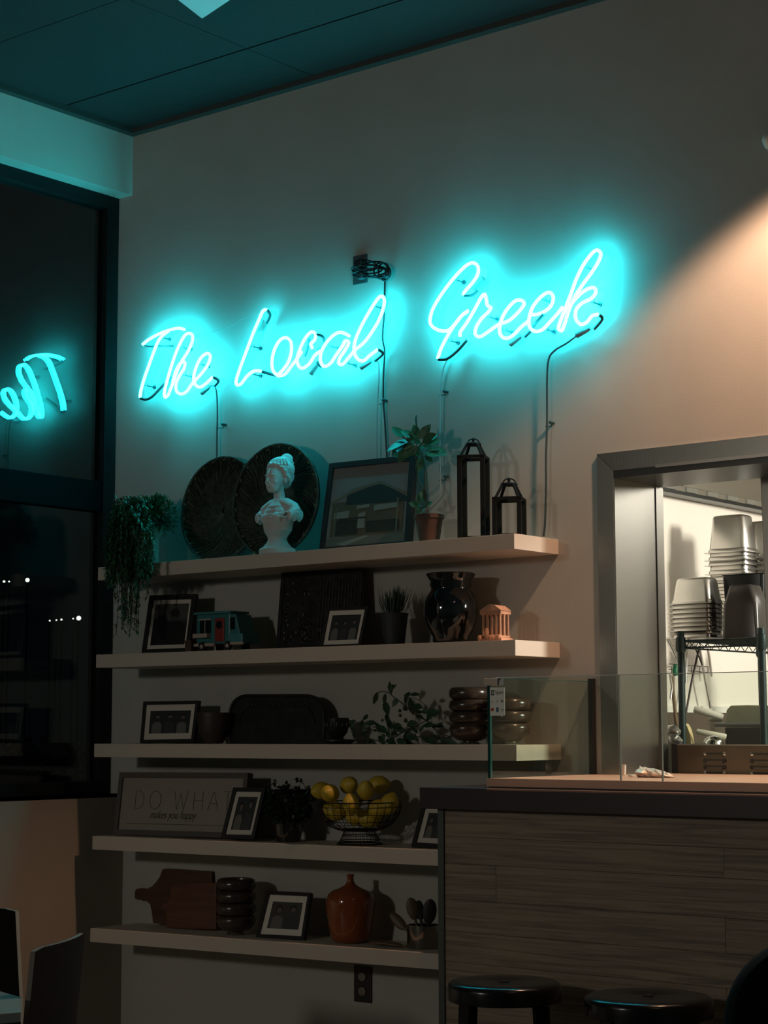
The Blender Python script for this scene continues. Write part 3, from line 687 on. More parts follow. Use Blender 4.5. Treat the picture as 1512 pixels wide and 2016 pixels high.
# --- lanterns (open metal frames)
def lantern(label, x0, x1, ytop_eave, yring, ybase, Y):
    a = atY(x0, 1040, Y); cc = atY((x0+x1)/2, 1040, Y); s = scale_at(cc); W = (x1-x0)*s/1.21; h = W/2
    cx = cc.x; z0 = ZS[1]+.0008; ze = atY((x0+x1)/2, ytop_eave, Y).z; zr = atY((x0+x1)/2, yring, Y).z
    t = thing('lantern', label, 'lantern', (cx, Y, z0), 'open black lanterns'); bar = .0072
    for sx in (-1, 1):
        for sy in (-1, 1):
            x, y = cx+sx*(h-bar), Y+sy*(h-bar); obj('corner_post', MB().box((x-bar, y-bar, z0), (x+bar, y+bar, ze)), BLACKM, t, world=True)
            obj('roof_bar', MB().tube([(x, y, ze-.004), (cx+sx*h*.38, Y+sy*h*.38, zr)], .0052, 6), BLACKM, t, world=True)
    b = MB()
    for z in (z0+.0001, ze-.006):
        for a_, d_ in (((cx-h, Y-h), (cx+h, Y-h+.012)), ((cx-h, Y+h-.012), (cx+h, Y+h)), ((cx-h, Y-h+.012), (cx-h+.012, Y+h-.012)), ((cx+h-.012, Y-h+.012), (cx+h, Y+h-.012))):
            obj('rail', MB().box((*a_, z), (*d_, z+.010)), BLACKM, t, world=True)
    t.rotation_euler = (0, 0, radians(24))
    pts = [(cx+h*.5*cos(q*pi/10), Y+h*.5*sin(q*pi/10), zr+.002) for q in range(20)]
    obj('top_ring', MB().tube(pts, .0045, 8, closed=True), BLACKM, t, smooth=60, world=True)
    b = MB().lathe([(h*.42, zr-.002), (h*.42, zr+.002), (.006, zr+.008), (.004, zr+.014), (.0065, zr+.020), (.001, zr+.026)], (cx, Y, 0), 16); obj('finial', b, BLACKM, t, smooth=50, world=True)
    pts = [(cx+h*.45*cos(q*pi/8), Y, zr+.004+h*.42*sin(q*pi/8)*.9) for q in range(9)]; obj('bail_handle', MB().tube(pts, .0022, 6), BLACKM, t, smooth=60, world=True)
lantern('tall open black metal lantern frame with a peaked top, next to the smaller one', 900, 966, 901, 876, 1056, -.15)
lantern('short open black metal lantern frame, rightmost thing on the topmost shelf', 968, 1038, 983, 955, 1054, -.15)

# ================================================================== SECOND SHELF
def zz(i, cx, Y): return zs(i, atY(cx, 1400, Y).x)+.0008
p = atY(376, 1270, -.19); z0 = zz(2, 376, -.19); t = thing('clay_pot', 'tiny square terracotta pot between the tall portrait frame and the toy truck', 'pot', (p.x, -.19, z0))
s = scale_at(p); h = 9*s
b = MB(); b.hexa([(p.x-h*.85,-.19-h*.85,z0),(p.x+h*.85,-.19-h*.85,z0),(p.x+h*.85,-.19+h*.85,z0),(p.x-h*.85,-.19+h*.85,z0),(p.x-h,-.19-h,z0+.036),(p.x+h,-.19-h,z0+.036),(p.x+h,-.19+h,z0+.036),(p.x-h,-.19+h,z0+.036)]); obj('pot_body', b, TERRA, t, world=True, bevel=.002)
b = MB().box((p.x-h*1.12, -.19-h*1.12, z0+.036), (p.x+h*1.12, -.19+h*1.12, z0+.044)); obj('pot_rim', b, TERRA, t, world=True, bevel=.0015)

def truck():
    Y = -.165; L = atY(398, 1270, Y); R_ = atY(500, 1270, Y); z0 = zz(2, 450, Y); W = .235; x0 = L.x+.012; t = thing('toy_food_truck', 'toy teal food truck with a red door and cream bumpers', 'toy', (x0+W/2, Y, z0))
    TEAL = mat('truck_teal', (.035, .17, .18), .4); CRM = mat('truck_cream', (.40, .33, .27), .5); RED = mat('truck_red', (.22, .025, .02), .45); DK = mat('truck_window', (.008, .012, .014), .15)
    y0, y1 = Y-.045, Y+.045; zb = z0+.026
    obj('body', MB().box((x0, y0, zb), (x0+.175, y1, z0+.142)), TEAL, t, world=True, bevel=.008)
    obj('roof', MB().box((x0-.006, y0-.010, z0+.138), (x0+.185, y1+.004, z0+.147)), mat('truck_roof', (.05, .20, .21), .4), t, world=True, bevel=.003)
    cab = obj('cab', MB().hexa([(x0+.17,y0+.002,zb),(x0+W,y0+.002,zb),(x0+W,y1-.002,zb),(x0+.17,y1-.002,zb),(x0+.17,y0+.002,z0+.138),(x0+.20,y0+.002,z0+.134),(x0+.20,y1-.002,z0+.134),(x0+.17,y1-.002,z0+.138)]), TEAL, t, world=True, bevel=.004)
    obj('bonnet', MB().box((x0+.17, y0-.002, zb), (x0+W+.004, y1+.002, z0+.062)), mat('truck_blue', (.05, .22, .25), .4), t, world=True, bevel=.005)
    wn = obj('serving_window', MB().box((x0+.022, y0-.003, z0+.068), (x0+.078, y0+.004, z0+.116)), DK, t, world=True)
    for xx in (x0+.050,): obj('window_bar', MB().box((xx-.0015, y0-.005, z0+.068), (xx+.0015, y0-.003, z0+.116)), CRM, wn, world=True)
    obj('window_bar', MB().box((x0+.018, y0-.006, z0+.116), (x0+.082, y0-.002, z0+.121)), CRM, wn, world=True)
    obj('serving_counter', MB().box((x0+.002, y0-.022, z0+.050), (x0+.076, y0-.001, z0+.066)), CRM, t, world=True, bevel=.002)
    dr = obj('door', MB().box((x0+.100, y0-.004, z0+.034), (x0+.148, y0+.004, z0+.122)), RED, t, world=True, bevel=.002)
    b = MB().lathe([(.0145, 0), (.0145, .003), (.012, .004)], (0, 0, 0), 20); b.v = [V((x0+.124+q.x, y0-.004-q.z, z0+.096+q.y)) for q in b.v]; obj('porthole', b, DK, dr, smooth=40, world=True)
    obj('cab_window', MB().box((x0+.176, y0-.0005, z0+.078), (x0+.198, y0+.004, z0+.122)), DK, t, world=True)
    obj('bumper', MB().box((x0-.006, y0-.008, z0+.018), (x0+.100, y0+.004, z0+.030)), CRM, t, world=True, bevel=.003)
    obj('bumper', MB().box((x0+.150, y0-.008, z0+.020), (x0+W+.012, y0+.004, z0+.031)), CRM, t, world=True, bevel=.003)
    for xx in (x0+.036, x0+.168):
        for yy, d in ((y0-.008, 1), (y1+.008, -1)):
            b = MB().lathe([(.004, 0), (.0165, .0), (.018, .003), (.018, .011), (.0165, .013), (.004, .013)], (0, 0, 0), 24); b.v = [V((xx+q.x, yy+d*q.z, z0+.018+q.y)) for q in b.v]
            wl = obj('wheel', b, RUBBER, t, smooth=40, world=True)
            b = MB().lathe([(.0085, 0), (.0075, .002), (.003, .003)], (0, 0, 0), 18); b.v = [V((xx+q.x, yy-d*q.z, z0+.018+q.y)) for q in b.v]; obj('hubcap', b, CRM, wl, smooth=40, world=True)
truck()

# dark relief panel
def relief():
    Y0 = -.10; k = .17; z0 = zz(2, 630, Y0); px = [(546,1274),(706,1268),(716,1122),(556,1128)]
    c = [lean(x, y, Y0, z0, k) for x, y in px]; c[0].z = c[1].z = z0; c[0].y = c[1].y = Y0; nrm = (c[1]-c[0]).cross(c[3]-c[0]).normalized(); nrm = nrm if nrm.y < 0 else -nrm
    t = thing('relief_panel', 'dark carved metal relief panel leaning on the wall behind the small three-person photo', 'panel', (c[0]+c[1])/2)
    mt = mat('dark_tin', (.035, .033, .036), .42, .5, bump=.4, bscale=70, var=.4, vscale=30)
    obj('panel_board', MB().prism(c, -nrm*.012), mt, t, world=True)
    b = MB()
    for e in ([(0,0),(1,0),(1,.04),(0,.04)], [(0,.96),(1,.96),(1,1),(0,1)], [(0,.04),(.035,.04),(.035,.96),(0,.96)], [(.965,.04),(1,.04),(1,.96),(.965,.96)]): b.prism([bil(c, *q) for q in e], nrm*.006)
    obj('raised_border', b, mt, t, world=True, bevel=.001)
    for i in range(12):
        u = .50+i*.038; obj('flute', MB().tube([bil(c, u, .12+.02*sin(i*3)), bil(c, u, .88)], .0042, 8), mt, t, smooth=60, world=True)
    random.seed(9); b = MB()
    for i in range(60):
        u, v = random.uniform(.07, .46), random.uniform(.08, .9)
        if i > 40: u, v = random.uniform(.3, .9), random.uniform(.06, .3)
        b.ell(bil(c, u, v), (random.uniform(.005, .014), .005, random.uniform(.004, .016)), 8, 6)
    o = obj('carved_ornament', b, mt, t, smooth=60, world=True); o['kind'] = 'stuff'
relief()

def grass_pot():
    Y = -.14; z0 = zz(2, 776, Y); c = atY(776, 1268, Y); t = thing('potted_grass', 'spiky grass in a tall dark tapered pot beside the black vase', 'plant', (c.x, Y, z0))
    _, cc, pr = lathed(t, 'pot', 776, Y, [(20, 1270), (21, 1266), (27, 1216), (29, 1208), (27, 1207)], mat('charcoal_pot', (.025, .032, .034), .6), zbase=z0)
    zt = pr[-1][1]-.004; random.seed(4); b = MB()
    for i in range(150):
        a = random.uniform(0, 2*pi); rr = random.uniform(0, .04); b0 = V((cc.x+rr*cos(a), Y+rr*sin(a), zt)); h = random.uniform(.05, .105); sp = random.uniform(.1, .8)
        d = V((cos(a)*sp, sin(a)*sp*.8, 1)).normalized(); b.leaf(b0, d, V((cos(a), sin(a), .1)), h, .0042, .12+.1*random.random())
    o = obj('grass_blades', b, LEAFD, t, smooth=60, world=True); o['kind'] = 'stuff'
    obj('soil', MB().lathe([(.040, zt-.003), (.040, zt-.001)], (cc.x, Y, 0), 20), SOILM, t, world=True)
grass_pot()

def vase():
    Y = -.145; z0 = zz(2, 888, Y); c = atY(888, 1262, Y); t = thing('vase', 'big glossy black vase with a flared neck, beside the little clay temple', 'vase', (c.x, Y, z0))
    ch, pr = lathe_px(888, Y, [(34,1263),(37,1258),(36,1252),(46,1238),(52,1220),(53.5,1200),(52,1184),(46,1171),(40,1163),(39,1158),(42,1152),(40,1146),(45,1138),(49,1131),(47,1129),(42,1131),(38,1150)])
    d = z0-pr[0][1]; pr = [(r, z+d*max(0, 1-(z-pr[0][1])/.05)) for r, z in pr]
    b = MB().lathe(pr, ch, 40)
    for i, p in enumerate(b.v):
        a = math.atan2(p.y-ch.y, p.x-ch.x); rr = math.hypot(p.x-ch.x, p.y-ch.y); f_ = 1+.010*sin(a*12+p.z*40)+.006*noise.noise(p*40); p.x = ch.x+(p.x-ch.x)*f_; p.y = ch.y+(p.y-ch.y)*f_
    obj('vase_body', b, CERD, t, smooth=60, world=True)
vase()

def temple():
    Y = -.16; z0 = zz(2, 976, Y); c = atY(976, 1262, Y); s = scale_at(c); t = thing('temple_model', 'little orange clay model of a ruined columned temple', 'model', (c.x, Y, z0))
    x = c.x; b = MB(); b.box((x-.046, Y-.034, z0), (x+.046, Y+.034, z0+.012)); b.box((x-.040, Y-.028, z0+.012), (x+.040, Y+.028, z0+.020)); obj('steps', b, TERRAL, t, world=True, bevel=.002)
    random.seed(2); b = MB()
    for i in range(12): b.ell((x-.042+.08*random.random(), Y-.036+.01*random.random(), z0+.012), (.009, .007, .011), 8, 6)
    b.ell((x-.012, Y-.034, z0+.028), (.010, .008, .018), 8, 6); obj('rocks', b, TERRAL, t, smooth=50, world=True)
    for i in range(5):
        for yy in (Y-.022, Y+.022):
            xx = x-.034+i*.017; b = MB().lathe([(.0052, z0+.018), (.0045, z0+.03), (.004, z0+.084), (.0058, z0+.090)], (xx, yy, 0), 10); obj('column', b, TERRAL, t, smooth=50, world=True)
    for yy in (Y, ):
        for xx in (x-.034, x+.034): obj('column', MB().lathe([(.0052, z0+.018), (.0045, z0+.03), (.004, z0+.084), (.0058, z0+.090)], (xx, yy, 0), 10), TERRAL, t, smooth=50, world=True)
    obj('entablature', MB().box((x-.042, Y-.030, z0+.090), (x+.042, Y+.030, z0+.102)), TERRAL, t, world=True, bevel=.001)
    b = MB().prism([(x-.046, Y-.033, z0+.102), (x+.046, Y-.033, z0+.102), (x+.020, Y-.033, z0+.120), (x-.004, Y-.033, z0+.124)], (0, .06, 0)); obj('pediment', b, TERRAL, t, world=True)
temple()

# ================================================================== THIRD SHELF
def bowl_dark():
    Y = -.12; z0 = 1.3008; c = atY(422, 1460, Y); t = thing('wooden_bowl', 'dark wooden bowl between the family photo and the big rounded tray', 'bowl', (c.x, Y, z0))
    lathed(t, 'bowl_body', 421, Y, [(18, 1463), (20, 1459), (28, 1445), (33, 1425), (34, 1403), (31, 1403), (28, 1430), (14, 1450)], mat('dark_bowl_wood', (.045, .03, .022), .5, var=.3, vscale=12), zbase=z0)
bowl_dark()
def big_tray():
    Y0 = -.085; k = .12; z0 = 1.3008; t = thing('metal_tray', 'big dark tray with rounded corners and a pierced border, leaning behind the little cup', 'tray', (atY(546, 1460, Y0).x, Y0, z0))
    mt = mat('tray_metal', (.030, .034, .034), .45, .6, bump=.2, bscale=30, var=.3, vscale=20)
    P = lambda x, y, d=0: lean(x, y, Y0, z0, k)+V((0, d, 0))
    def outline(ins):
        pts = [(452+ins, 1464), (452+ins, 1425)]
        for a in range(0, 91, 15): pts.append((452+ins+32-32*cos(radians(a))*1.0, 1368+ins+38-38*sin(radians(a))))
        for a in range(90, -1, -15): pts.append((640-ins-32+32*cos(radians(a)), 1368+ins+38-38*sin(radians(a))))
        pts += [(640-ins, 1425), (640-ins, 1464)]; return pts
    b = MB().prism([P(*q) for q in outline(0)], (0, .010, 0)); obj('tray_plate', b, mt, t, world=True, bevel=.002)
    obj('rolled_rim', MB().tube([P(*q, -.004) for q in outline(1.5)], .0055, 8), mt, t, smooth=60, world=True)
    obj('inner_ridge', MB().tube([P(x, y, -.002) for x, y in outline(20)[1:-1]], .003, 6), mt, t, smooth=60, world=True)
    lt = mat('pierced_edge', (.10, .11, .10), .4, .6)
    for i in range(18):
        x = 489+i*6.8; obj('lattice_bar', MB().tube([P(x, 1394, -.005), P(x+5, 1382, -.005)], .0014, 5), lt, t, world=True); 
        if i % 2: obj('lattice_bar', MB().tube([P(x+5, 1394, -.005), P(x, 1382, -.005)], .0014, 5), lt, t, world=True)
    for sx in (640,):
        obj('stand_foot', MB().prism([P(638, 1430), P(648, 1448), P(654, 1462), P(636, 1462)], (0, .03, 0)), mt, t, world=True)
big_tray()
def cup():
    Y = -.13; z0 = 1.3008; c = atY(664, 1460, Y); t = thing('metal_cup', 'small black footed cup with an engraved band, on a dark saucer', 'cup', (c.x, Y, z0))
    mt = mat('cup_metal', (.025, .03, .032), .4, .6)
    lathed(t, 'saucer', 666, Y, [(26, 1464), (34, 1459), (34, 1456), (12, 1455)], mt, zbase=z0)
    lathed(t, 'cup_bowl', 664, Y, [(10, 1456), (11, 1453), (20, 1442), (23, 1430), (23.5, 1414), (21.5, 1413), (20, 1430)], mt)
    for q in range(14):
        a = 2*pi*q/14; s = scale_at(c); obj('engraving', MB().ell((c.x+.0440*cos(a), Y+.0440*sin(a), atY(664, 1427, Y).z), (.004, .004, .009), 8, 6), mat('engraved', (.09, .085, .075), .4, .6), t, smooth=60, world=True)
    a = atY(687, 1420, Y); obj('cup_handle', MB().tube(smooth_path([atY(686, 1419, Y), atY(694, 1420, Y), atY(699, 1419, Y)], 4), .003, 6), mt, t, smooth=60, world=True)
cup()
def branch():
    Y = -.15; k = .2513; ox, oy = 620, 1330; random.seed(31); t = thing('leafy_branch', 'loose artificial branch of dark leaves and berries lying beside the ribbed vases', 'plant', (atY(800, 1462, Y).x, Y, 1.3008))
    Q = lambda x, y, d=0: atY(ox+x*k, oy+y*k, Y+d)
    for st, r in (([(1070,488),(950,430),(870,350),(765,290),(700,230),(620,170),(580,135),(520,125),(480,150),(465,185)], .002), ([(610,410),(560,310),(575,250),(548,190),(555,140)], .0022), ([(600,150),(592,105),(612,70)], .0018), ([(765,290),(745,200),(700,150)], .002),
                  ([(880,350),(800,390),(720,430),(640,470)], .002), ([(740,380),(690,440),(600,500)], .002), ([(560,450),(430,420),(360,400),(380,340),(410,310)], .0018), ([(700,500),(820,480),(1050,488)], .0022), ([(860,350),(960,300)], .0015), ([(300,480),(420,500),(560,520)], .002)):
        obj('stem', MB().tube(smooth_path([Q(*p) for p in st], 4), r, 5), STEMM, t, smooth=60, world=True)
    lf = [(600,140,585,65),(640,70,590,110),(490,130,465,210),(555,140,540,210),(545,200,570,290),(640,170,610,235),(650,180,625,230),(700,180,740,135),(740,150,810,145),(730,150,700,210),(745,170,765,290),(770,235,825,245),(690,240,720,270),(780,270,830,290),
      (700,340,720,365),(790,310,840,330),(560,300,570,360),(560,330,600,410),(590,380,610,420),(870,290,950,285),(900,280,885,350),(830,280,880,285),(930,380,1000,400),(940,400,990,370),(930,410,945,380),(820,440,850,390),(850,390,915,385),(720,385,780,370),
      (360,400,370,350),(380,350,410,310),(370,440,420,365),(400,370,470,370),(470,370,510,410),(480,400,550,430),(330,440,280,400),(280,400,300,350),(320,480,300,450),(350,470,400,450),(390,500,460,520),(500,470,540,530),(560,430,580,480),(590,480,620,520),
      (640,400,600,440),(640,420,700,430),(650,470,600,430),(700,470,760,410),(760,410,800,440),(720,480,780,490),(740,430,700,500),(680,500,760,530),(820,470,880,500),(850,490,930,520),(900,470,980,490),(560,500,620,530),(640,500,700,530),(980,500,1090,530),(600,400,660,390),(680,420,640,380)]
    leafy_px(t, lf, Y, LEAFD, ox, oy, k, .40)
    for x, y in ((665,276),(668,313),(528,350),(470,430),(700,262),(710,345),(780,470),(540,470),(600,460),(420,515),(800,500),(870,515)):
        obj('berry', MB().ell(Q(x, y, -.01), .0052 if y > 340 else .0060, 10, 8), LEAFD, t, smooth=60, world=True)
branch()
SMOKE = mat('smoky_brown_glass', (.050, .034, .025), .24, coat=.15, spec=.5, var=.3, vscale=9)
def ribbed(label, cx, Y, hw, ytops, ybase, shelf_i, metal_foot=True):
    z0 = zz(shelf_i, cx, Y); c = atY(cx, ybase, Y); s = scale_at(c); t = thing('ribbed_vase', label, 'vase', (c.x, Y, z0), 'ribbed smoky glass vases')
    zt = [atY(cx, y, Y).z for y in ytops]; zt = zt+[z0+.012]; pr = [(hw*.62*s, z0+.010)]; prof_all = []
    n = len(zt)-1
    for i in range(n-1, -1, -1):
        lo, hi = zt[i+1], zt[i]; H = hi-lo; R = hw*s*(1 if i < n-1 else 1.0); b = MB()
        f = [(.80, .0), (.93, .10), (1, .35), (1, .62), (.94, .88), (.84, .99)] if i < n-1 else [(.45, 0), (.70, .10), (.90, .35), (1, .65), (.95, .90), (.84, .99)]
        prof = [(R*a, lo+H*q) for a, q in f]
        if i == 0: prof += [(R*.78, lo+H*.95), (R*.74, lo+H*.4), (.01, lo+H*.38)]
        b.lathe(prof, (c.x, Y, 0), 36); obj('glass_ring', b, SMOKE, t, smooth=60, world=True)
    obj('foot', MB().lathe([(hw*.42*s, z0), (hw*.46*s, z0+.004), (hw*.34*s, z0+.009), (hw*.40*s, z0+.014)], (c.x, Y, 0), 28), mat('foot_glass', (.45, .42, .36), .08, .9), t, smooth=50, world=True)
ribbed('ribbed brown glass vase on the third shelf, left of the glass edge', 926, -.16, 42, [1353, 1377, 1400, 1423], 1463, 3)
ribbed('shorter ribbed brown glass vase seen through the counter glass, behind the payment sticker', 1004, -.15, 42, [1374, 1399, 1423], 1464, 3)

# ================================================================== FOURTH SHELF
def bush():
    Y = -.15; z0 = zz(4, 567, Y); c = atY(567, 1655, Y); t = thing('bushy_plant', 'round bushy small-leaved plant in a small shiny pot beside the lemon basket', 'plant', (c.x, Y, z0))
    lathed(t, 'pot', 567, Y, [(24, 1656), (25, 1651), (29, 1632), (30, 1618), (27, 1618)], mat('mirror_pot', (.10, .10, .09), .08, .9), zbase=z0)
    random.seed(14); cc = atY(567, 1588, Y); b = MB(); s_ = MB(); base = atY(567, 1620, Y)
    for i in range(420):
        d = V((random.gauss(0, 1), random.gauss(0, 1), random.gauss(0, 1))).normalized(); rr = random.uniform(.4, 1)**.5; p = cc+V((d.x*.094*rr, d.y*.080*rr, d.z*.074*rr)) 
        if i % 9 == 0 and d.z > 0: p = cc+V((d.x*.108, d.y*.085, d.z*.098))
        if i < 160: s_.tube([base, base.lerp(p, .5)+V((0, 0, .008)), p], .0010, 4, cap=False)
        for q in range(6):
            dd = (d*.5+V((random.uniform(-1, 1), random.uniform(-1, 1), random.uniform(-1, 1)))).normalized(); b.leaf(p, dd, V((0, 0, 1)), random.uniform(.011, .018), .011, .2)
    o = obj('foliage', b, mat('leaf_deep_green', (.018, .045, .026), .5, var=.4, vscale=40), t, smooth=60, world=True); o['kind'] = 'stuff'  # foliage in a darker green than the other leaf materials
    o = obj('stems', s_, STEMM, t, world=True); o['kind'] = 'stuff'
bush()
def lemon_basket():
    Y = -.155; z0 = zz(4, 708, Y); c = atY(708, 1600, Y); s = scale_at(c); t = thing('wire_basket', 'round black wire basket on a wire foot, filled with lemons', 'basket', (c.x, Y, z0))
    WI = mat('black_wire', (.012, .011, .010), .5, .5)
    zf = atY(708, 1634, Y).z; zr = atY(708, 1579, Y).z; R = 80*s; R = min(R, .148)
    prof = [(.072, zf), (.098, zf+.010), (.122, zf+.030), (.138, zf+.055), (.146, zf+.080), (R, zr)]
    for i, (r, z) in enumerate(prof[1:]): obj('ring', MB().tube([(c.x+r*cos(a*pi/18), Y+r*sin(a*pi/18), z) for a in range(36)], .0012 if i < 4 else .0022, 5, closed=True), WI, t, smooth=60, world=True)
    for q in range(28):
        a = 2*pi*q/28; obj('upright_wire', MB().tube(smooth_path([(c.x+r*cos(a), Y+r*sin(a), z) for r, z in prof], 2), .0012, 5), WI, t, smooth=60, world=True)
    ft = [(.052, zf+.002), (.060, zf-.018), (.068, zf-.036), (.078, z0+.003)]
    for r, z in ft: obj('foot_ring', MB().tube([(c.x+r*cos(a*pi/18), Y+r*sin(a*pi/18), z) for a in range(36)], .0014 if r != .078 else .0026, 5, closed=True), WI, t, smooth=60, world=True)
    obj('foot_ring', MB().tube([(c.x+.062*cos(a*pi/18), Y+.062*sin(a*pi/18), zf) for a in range(36)], .004, 5, closed=True), WI, t, smooth=60, world=True)
    for q in range(30):
        a = 2*pi*q/30; obj('foot_wire', MB().tube([(c.x+r*cos(a), Y+r*sin(a), z) for r, z in ft], .0011, 4), WI, t, world=True)
    LEM = mat('lemon_skin', (.58, .41, .04), .42, bump=.25, bscale=220, var=.12, vscale=10)
    lm = MB()
    n, mm = 20, 14; vs = []
    for i in range(mm+1):
        a = -pi/2+pi*i/mm; z = sin(a); r = cos(a)*1.0
        zz_ = z*1.18+(.16*math.copysign(1, z)*max(0, abs(z)-.86)/.14)
        for q in range(n): vs.append(V((zz_*.032, r*cos(2*pi*q/n)*.031, r*sin(2*pi*q/n)*.031)))
    lm.add(vs, [(i*n+q, i*n+(q+1) % n, (i+1)*n+(q+1) % n, (i+1)*n+q) for i in range(mm) for q in range(n)]); me = lm.mesh('lemon', [LEM], 60)
    pos = [((650,1562),-.235,(.3,-.9,.2),'lemon resting on the left rim of the wire basket, brightest of all'),((687,1546),-.165,(.8,-.3,.2),'topmost big lemon at the back left of the heap'),((720,1556),-.19,(.5,-.5,.8),'lemon at the right of the heap, turned upright'),((691,1583),-.235,(.1,-.3,1),'lemon standing point up at the front middle of the basket'),
       ((745,1545),-.09,(.7,.5,.1),'shaded lemon at the back right, against the wall'),((632,1556),-.19,(.2,.8,.1),'lemon tucked behind the bright left one'),((745,1592),-.15,(1,.2,.2),'lemon behind the wires on the right side of the basket'),((660,1597),-.16,(.6,.6,-.3),'lemon low behind the wires on the left side'),
       ((700,1607),-.16,(1,-.4,.1),'lowest lemon at the bottom of the wire basket'),((766,1583),-.13,(.3,.3,.9),'lemon at the far right edge inside the basket rim'),((728,1611),-.145,(.5,.8,.1),'lemon at the bottom right inside the basket')]
    for (x, y), Yp, d, lab in pos:
        o = bpy.data.objects.new('lemon', me); COL.objects.link(o); tag(o, lab, 'lemon', 'lemons in the wire basket'); p = atY(x, y, Yp); o.location = p; o.rotation_euler = V(d).to_track_quat('X', 'Z').to_euler(); k_ = random.uniform(.95, 1.08); o.scale = (k_,)*3
lemon_basket()

# ================================================================== LOWEST SHELF
def boards():
    BW1 = woodmat('board_wood_dark', (.055, .024, .014), (.09, .042, .024), 5, (1, 1, 10)); BW2 = woodmat('board_wood_red', (.10, .035, .02), (.14, .055, .03), 5, (1, 1, 10))
    Y0 = -.05; z0 = zz(5, 340, Y0)
    k = .291; Q = lambda x, y: lean(180+x*k, 1680+y*k, Y0, z0, .14)
    t = thing('cutting_board', 'dark wooden paddle cutting board at the back, handle pointing left', 'cutting board', (Q(600, 480).x, Y0, z0), 'wooden cutting boards')
    body = [(415,472),(408,400),(395,345),(370,322),(345,312),(310,315),(292,305),(292,262),(302,240),(330,236),(370,242),(410,222),(440,190),(465,150),(478,108),(500,104),(640,112),(810,124),(800,505),(600,495)]
    obj('board', MB().prism([Q(*q) for q in body], (0, .018, 0)), BW1, t, world=True, bevel=.002)
    Y1 = -.105; Q2 = lambda x, y: lean(180+x*k, 1680+y*k, Y1, z0, .16)
    t = thing('cutting_board', 'reddish wooden cutting board in front, leaning beside the ribbed jar', 'cutting board', (Q2(640, 490).x, Y1, z0), 'wooden cutting boards')
    obj('board', MB().prism([Q2(*q) for q in [(505,502),(505,395),(470,375),(470,350),(520,330),(540,210),(700,195),(842,200),(840,515),(680,512)]], (0, .018, 0)), BW2, t, world=True, bevel=.003)
boards()
ribbed('squat ribbed smoky glass vase on the lowest shelf, beside the cutting boards', 464, -.15, 39, [1729, 1752, 1776, 1801], 1843, 5)
def jug():
    Y = -.135; z0 = zz(5, 690, Y); c = atY(690, 1855, Y); t = thing('glass_jug', 'big amber glass demijohn with a narrow neck on the lowest shelf', 'jug', (c.x, Y, z0))
    ch, pr = lathe_px(690, Y, [(26,1859),(34,1856),(40,1845),(43,1825),(47,1800),(49,1780),(48,1768),(44,1759),(36,1753),(22,1748),(11,1742),(7,1736),(6.5,1726),(7.5,1725),(7.5,1721),(5,1721)])
    d = z0-pr[0][1]; pr = [(r, z+d*max(0, 1-(z-pr[0][1])/.05)) for r, z in pr]
    obj('jug_body', MB().lathe(pr, ch, 40), mat('amber_glass', (.34, .085, .025), .10, coat=.5, trans=.25), t, smooth=60, world=True)
jug()
def utensils():
    Y = -.145; z0 = zz(5, 832, Y); c = atY(834, 1870, Y); t = thing('metal_pot', 'small shiny metal pot at the right end of the lowest shelf', 'pot', (c.x, Y, z0))
    ch, pr = lathe_px(834, Y, [(31,1876),(33,1873),(33,1834),(34,1832),(34,1830),(31,1831),(31,1868),(2,1869)]); d = z0-pr[0][1]; pr = [(r, z+d) for r, z in pr]
    obj('pot_body', MB().lathe(pr, ch, 36), mat('pot_steel', (.35, .33, .30), .18, 1), t, smooth=50, world=True)
    WD = mat('spoon_wood', (.10, .065, .035), .5, var=.3, vscale=15); WB = mat('spoon_dark', (.018, .017, .018), .5)
    base = V((c.x, Y, z0+.01))
    def spoon(label, x, y, a, L, W, mt, dy=0, off=0):
        tp = atY(x, y, Y+dy); t = thing('wooden_spoon', label, 'spoon', base+V((off, 0, .0)), 'utensils in the metal pot'); b0 = base+V((off, dy*.2, .004)); d = (tp-b0).normalized()
        obj('handle', MB().tube([b0, tp-d*L*.8], .0045, 8), mt, t, smooth=60, world=True)
        s_ = d.cross((CAM-tp).normalized()).normalized(); nn = s_.cross(d); b = MB().ell((0, 0, 0), (W, .008, L), 14, 10); b.v = [tp+s_*q.x+nn*q.y*1+d*(q.z-L*.1)-nn*.004*(1-(q.z/L)**2) for q in b.v]; obj('spoon_head', b, mt, t, smooth=60, world=True)
    spoon('wooden spoon with an oval head standing tallest in the metal pot', 812, 1787, 0, .038, .021, WD, -.01, -.01)
    spoon('wooden spoon tilting far left out of the metal pot', 782, 1812, 0, .040, .018, WD, -.015, -.018)
    spoon('dark ladle standing in the metal pot, middle one', 826, 1790, 0, .034, .016, WB, .01, .0)
    spoon('dark broad spoon standing in the metal pot nearest the counter', 846, 1792, 0, .042, .024, WB, 0, .012)
    # carved leaf-shaped dish lying in front
    Y = -.185; z1 = zz(5, 760, Y); a = atY(722, 1862, Y); cdd = atY(797, 1862, Y)
    t = thing('wooden_scoop', 'flat leaf-shaped wooden scoop lying between the amber jug and metal pot', 'scoop', ((a.x+cdd.x)/2, Y, z1))
    n = 20; top = []
    for i in range(n): an = 2*pi*i/n; top.append(V(((a.x+cdd.x)/2+cos(an)*(cdd.x-a.x)*.42, Y+sin(an)*.028, z1+.006+.010*abs(sin(an)))))
    b = MB().prism(top, (0, 0, -.004)); obj('scoop_bowl', b, mat('scoop_wood', (.17, .11, .05), .6), t, world=True); obj('scoop_handle', MB().tube([V(((a.x+cdd.x)/2+(cdd.x-a.x)*.38, Y, z1+.006)), V((cdd.x, Y+.01, z1+.005))], .004, 6), MATS['scoop_wood'], t, smooth=60, world=True)
utensils()

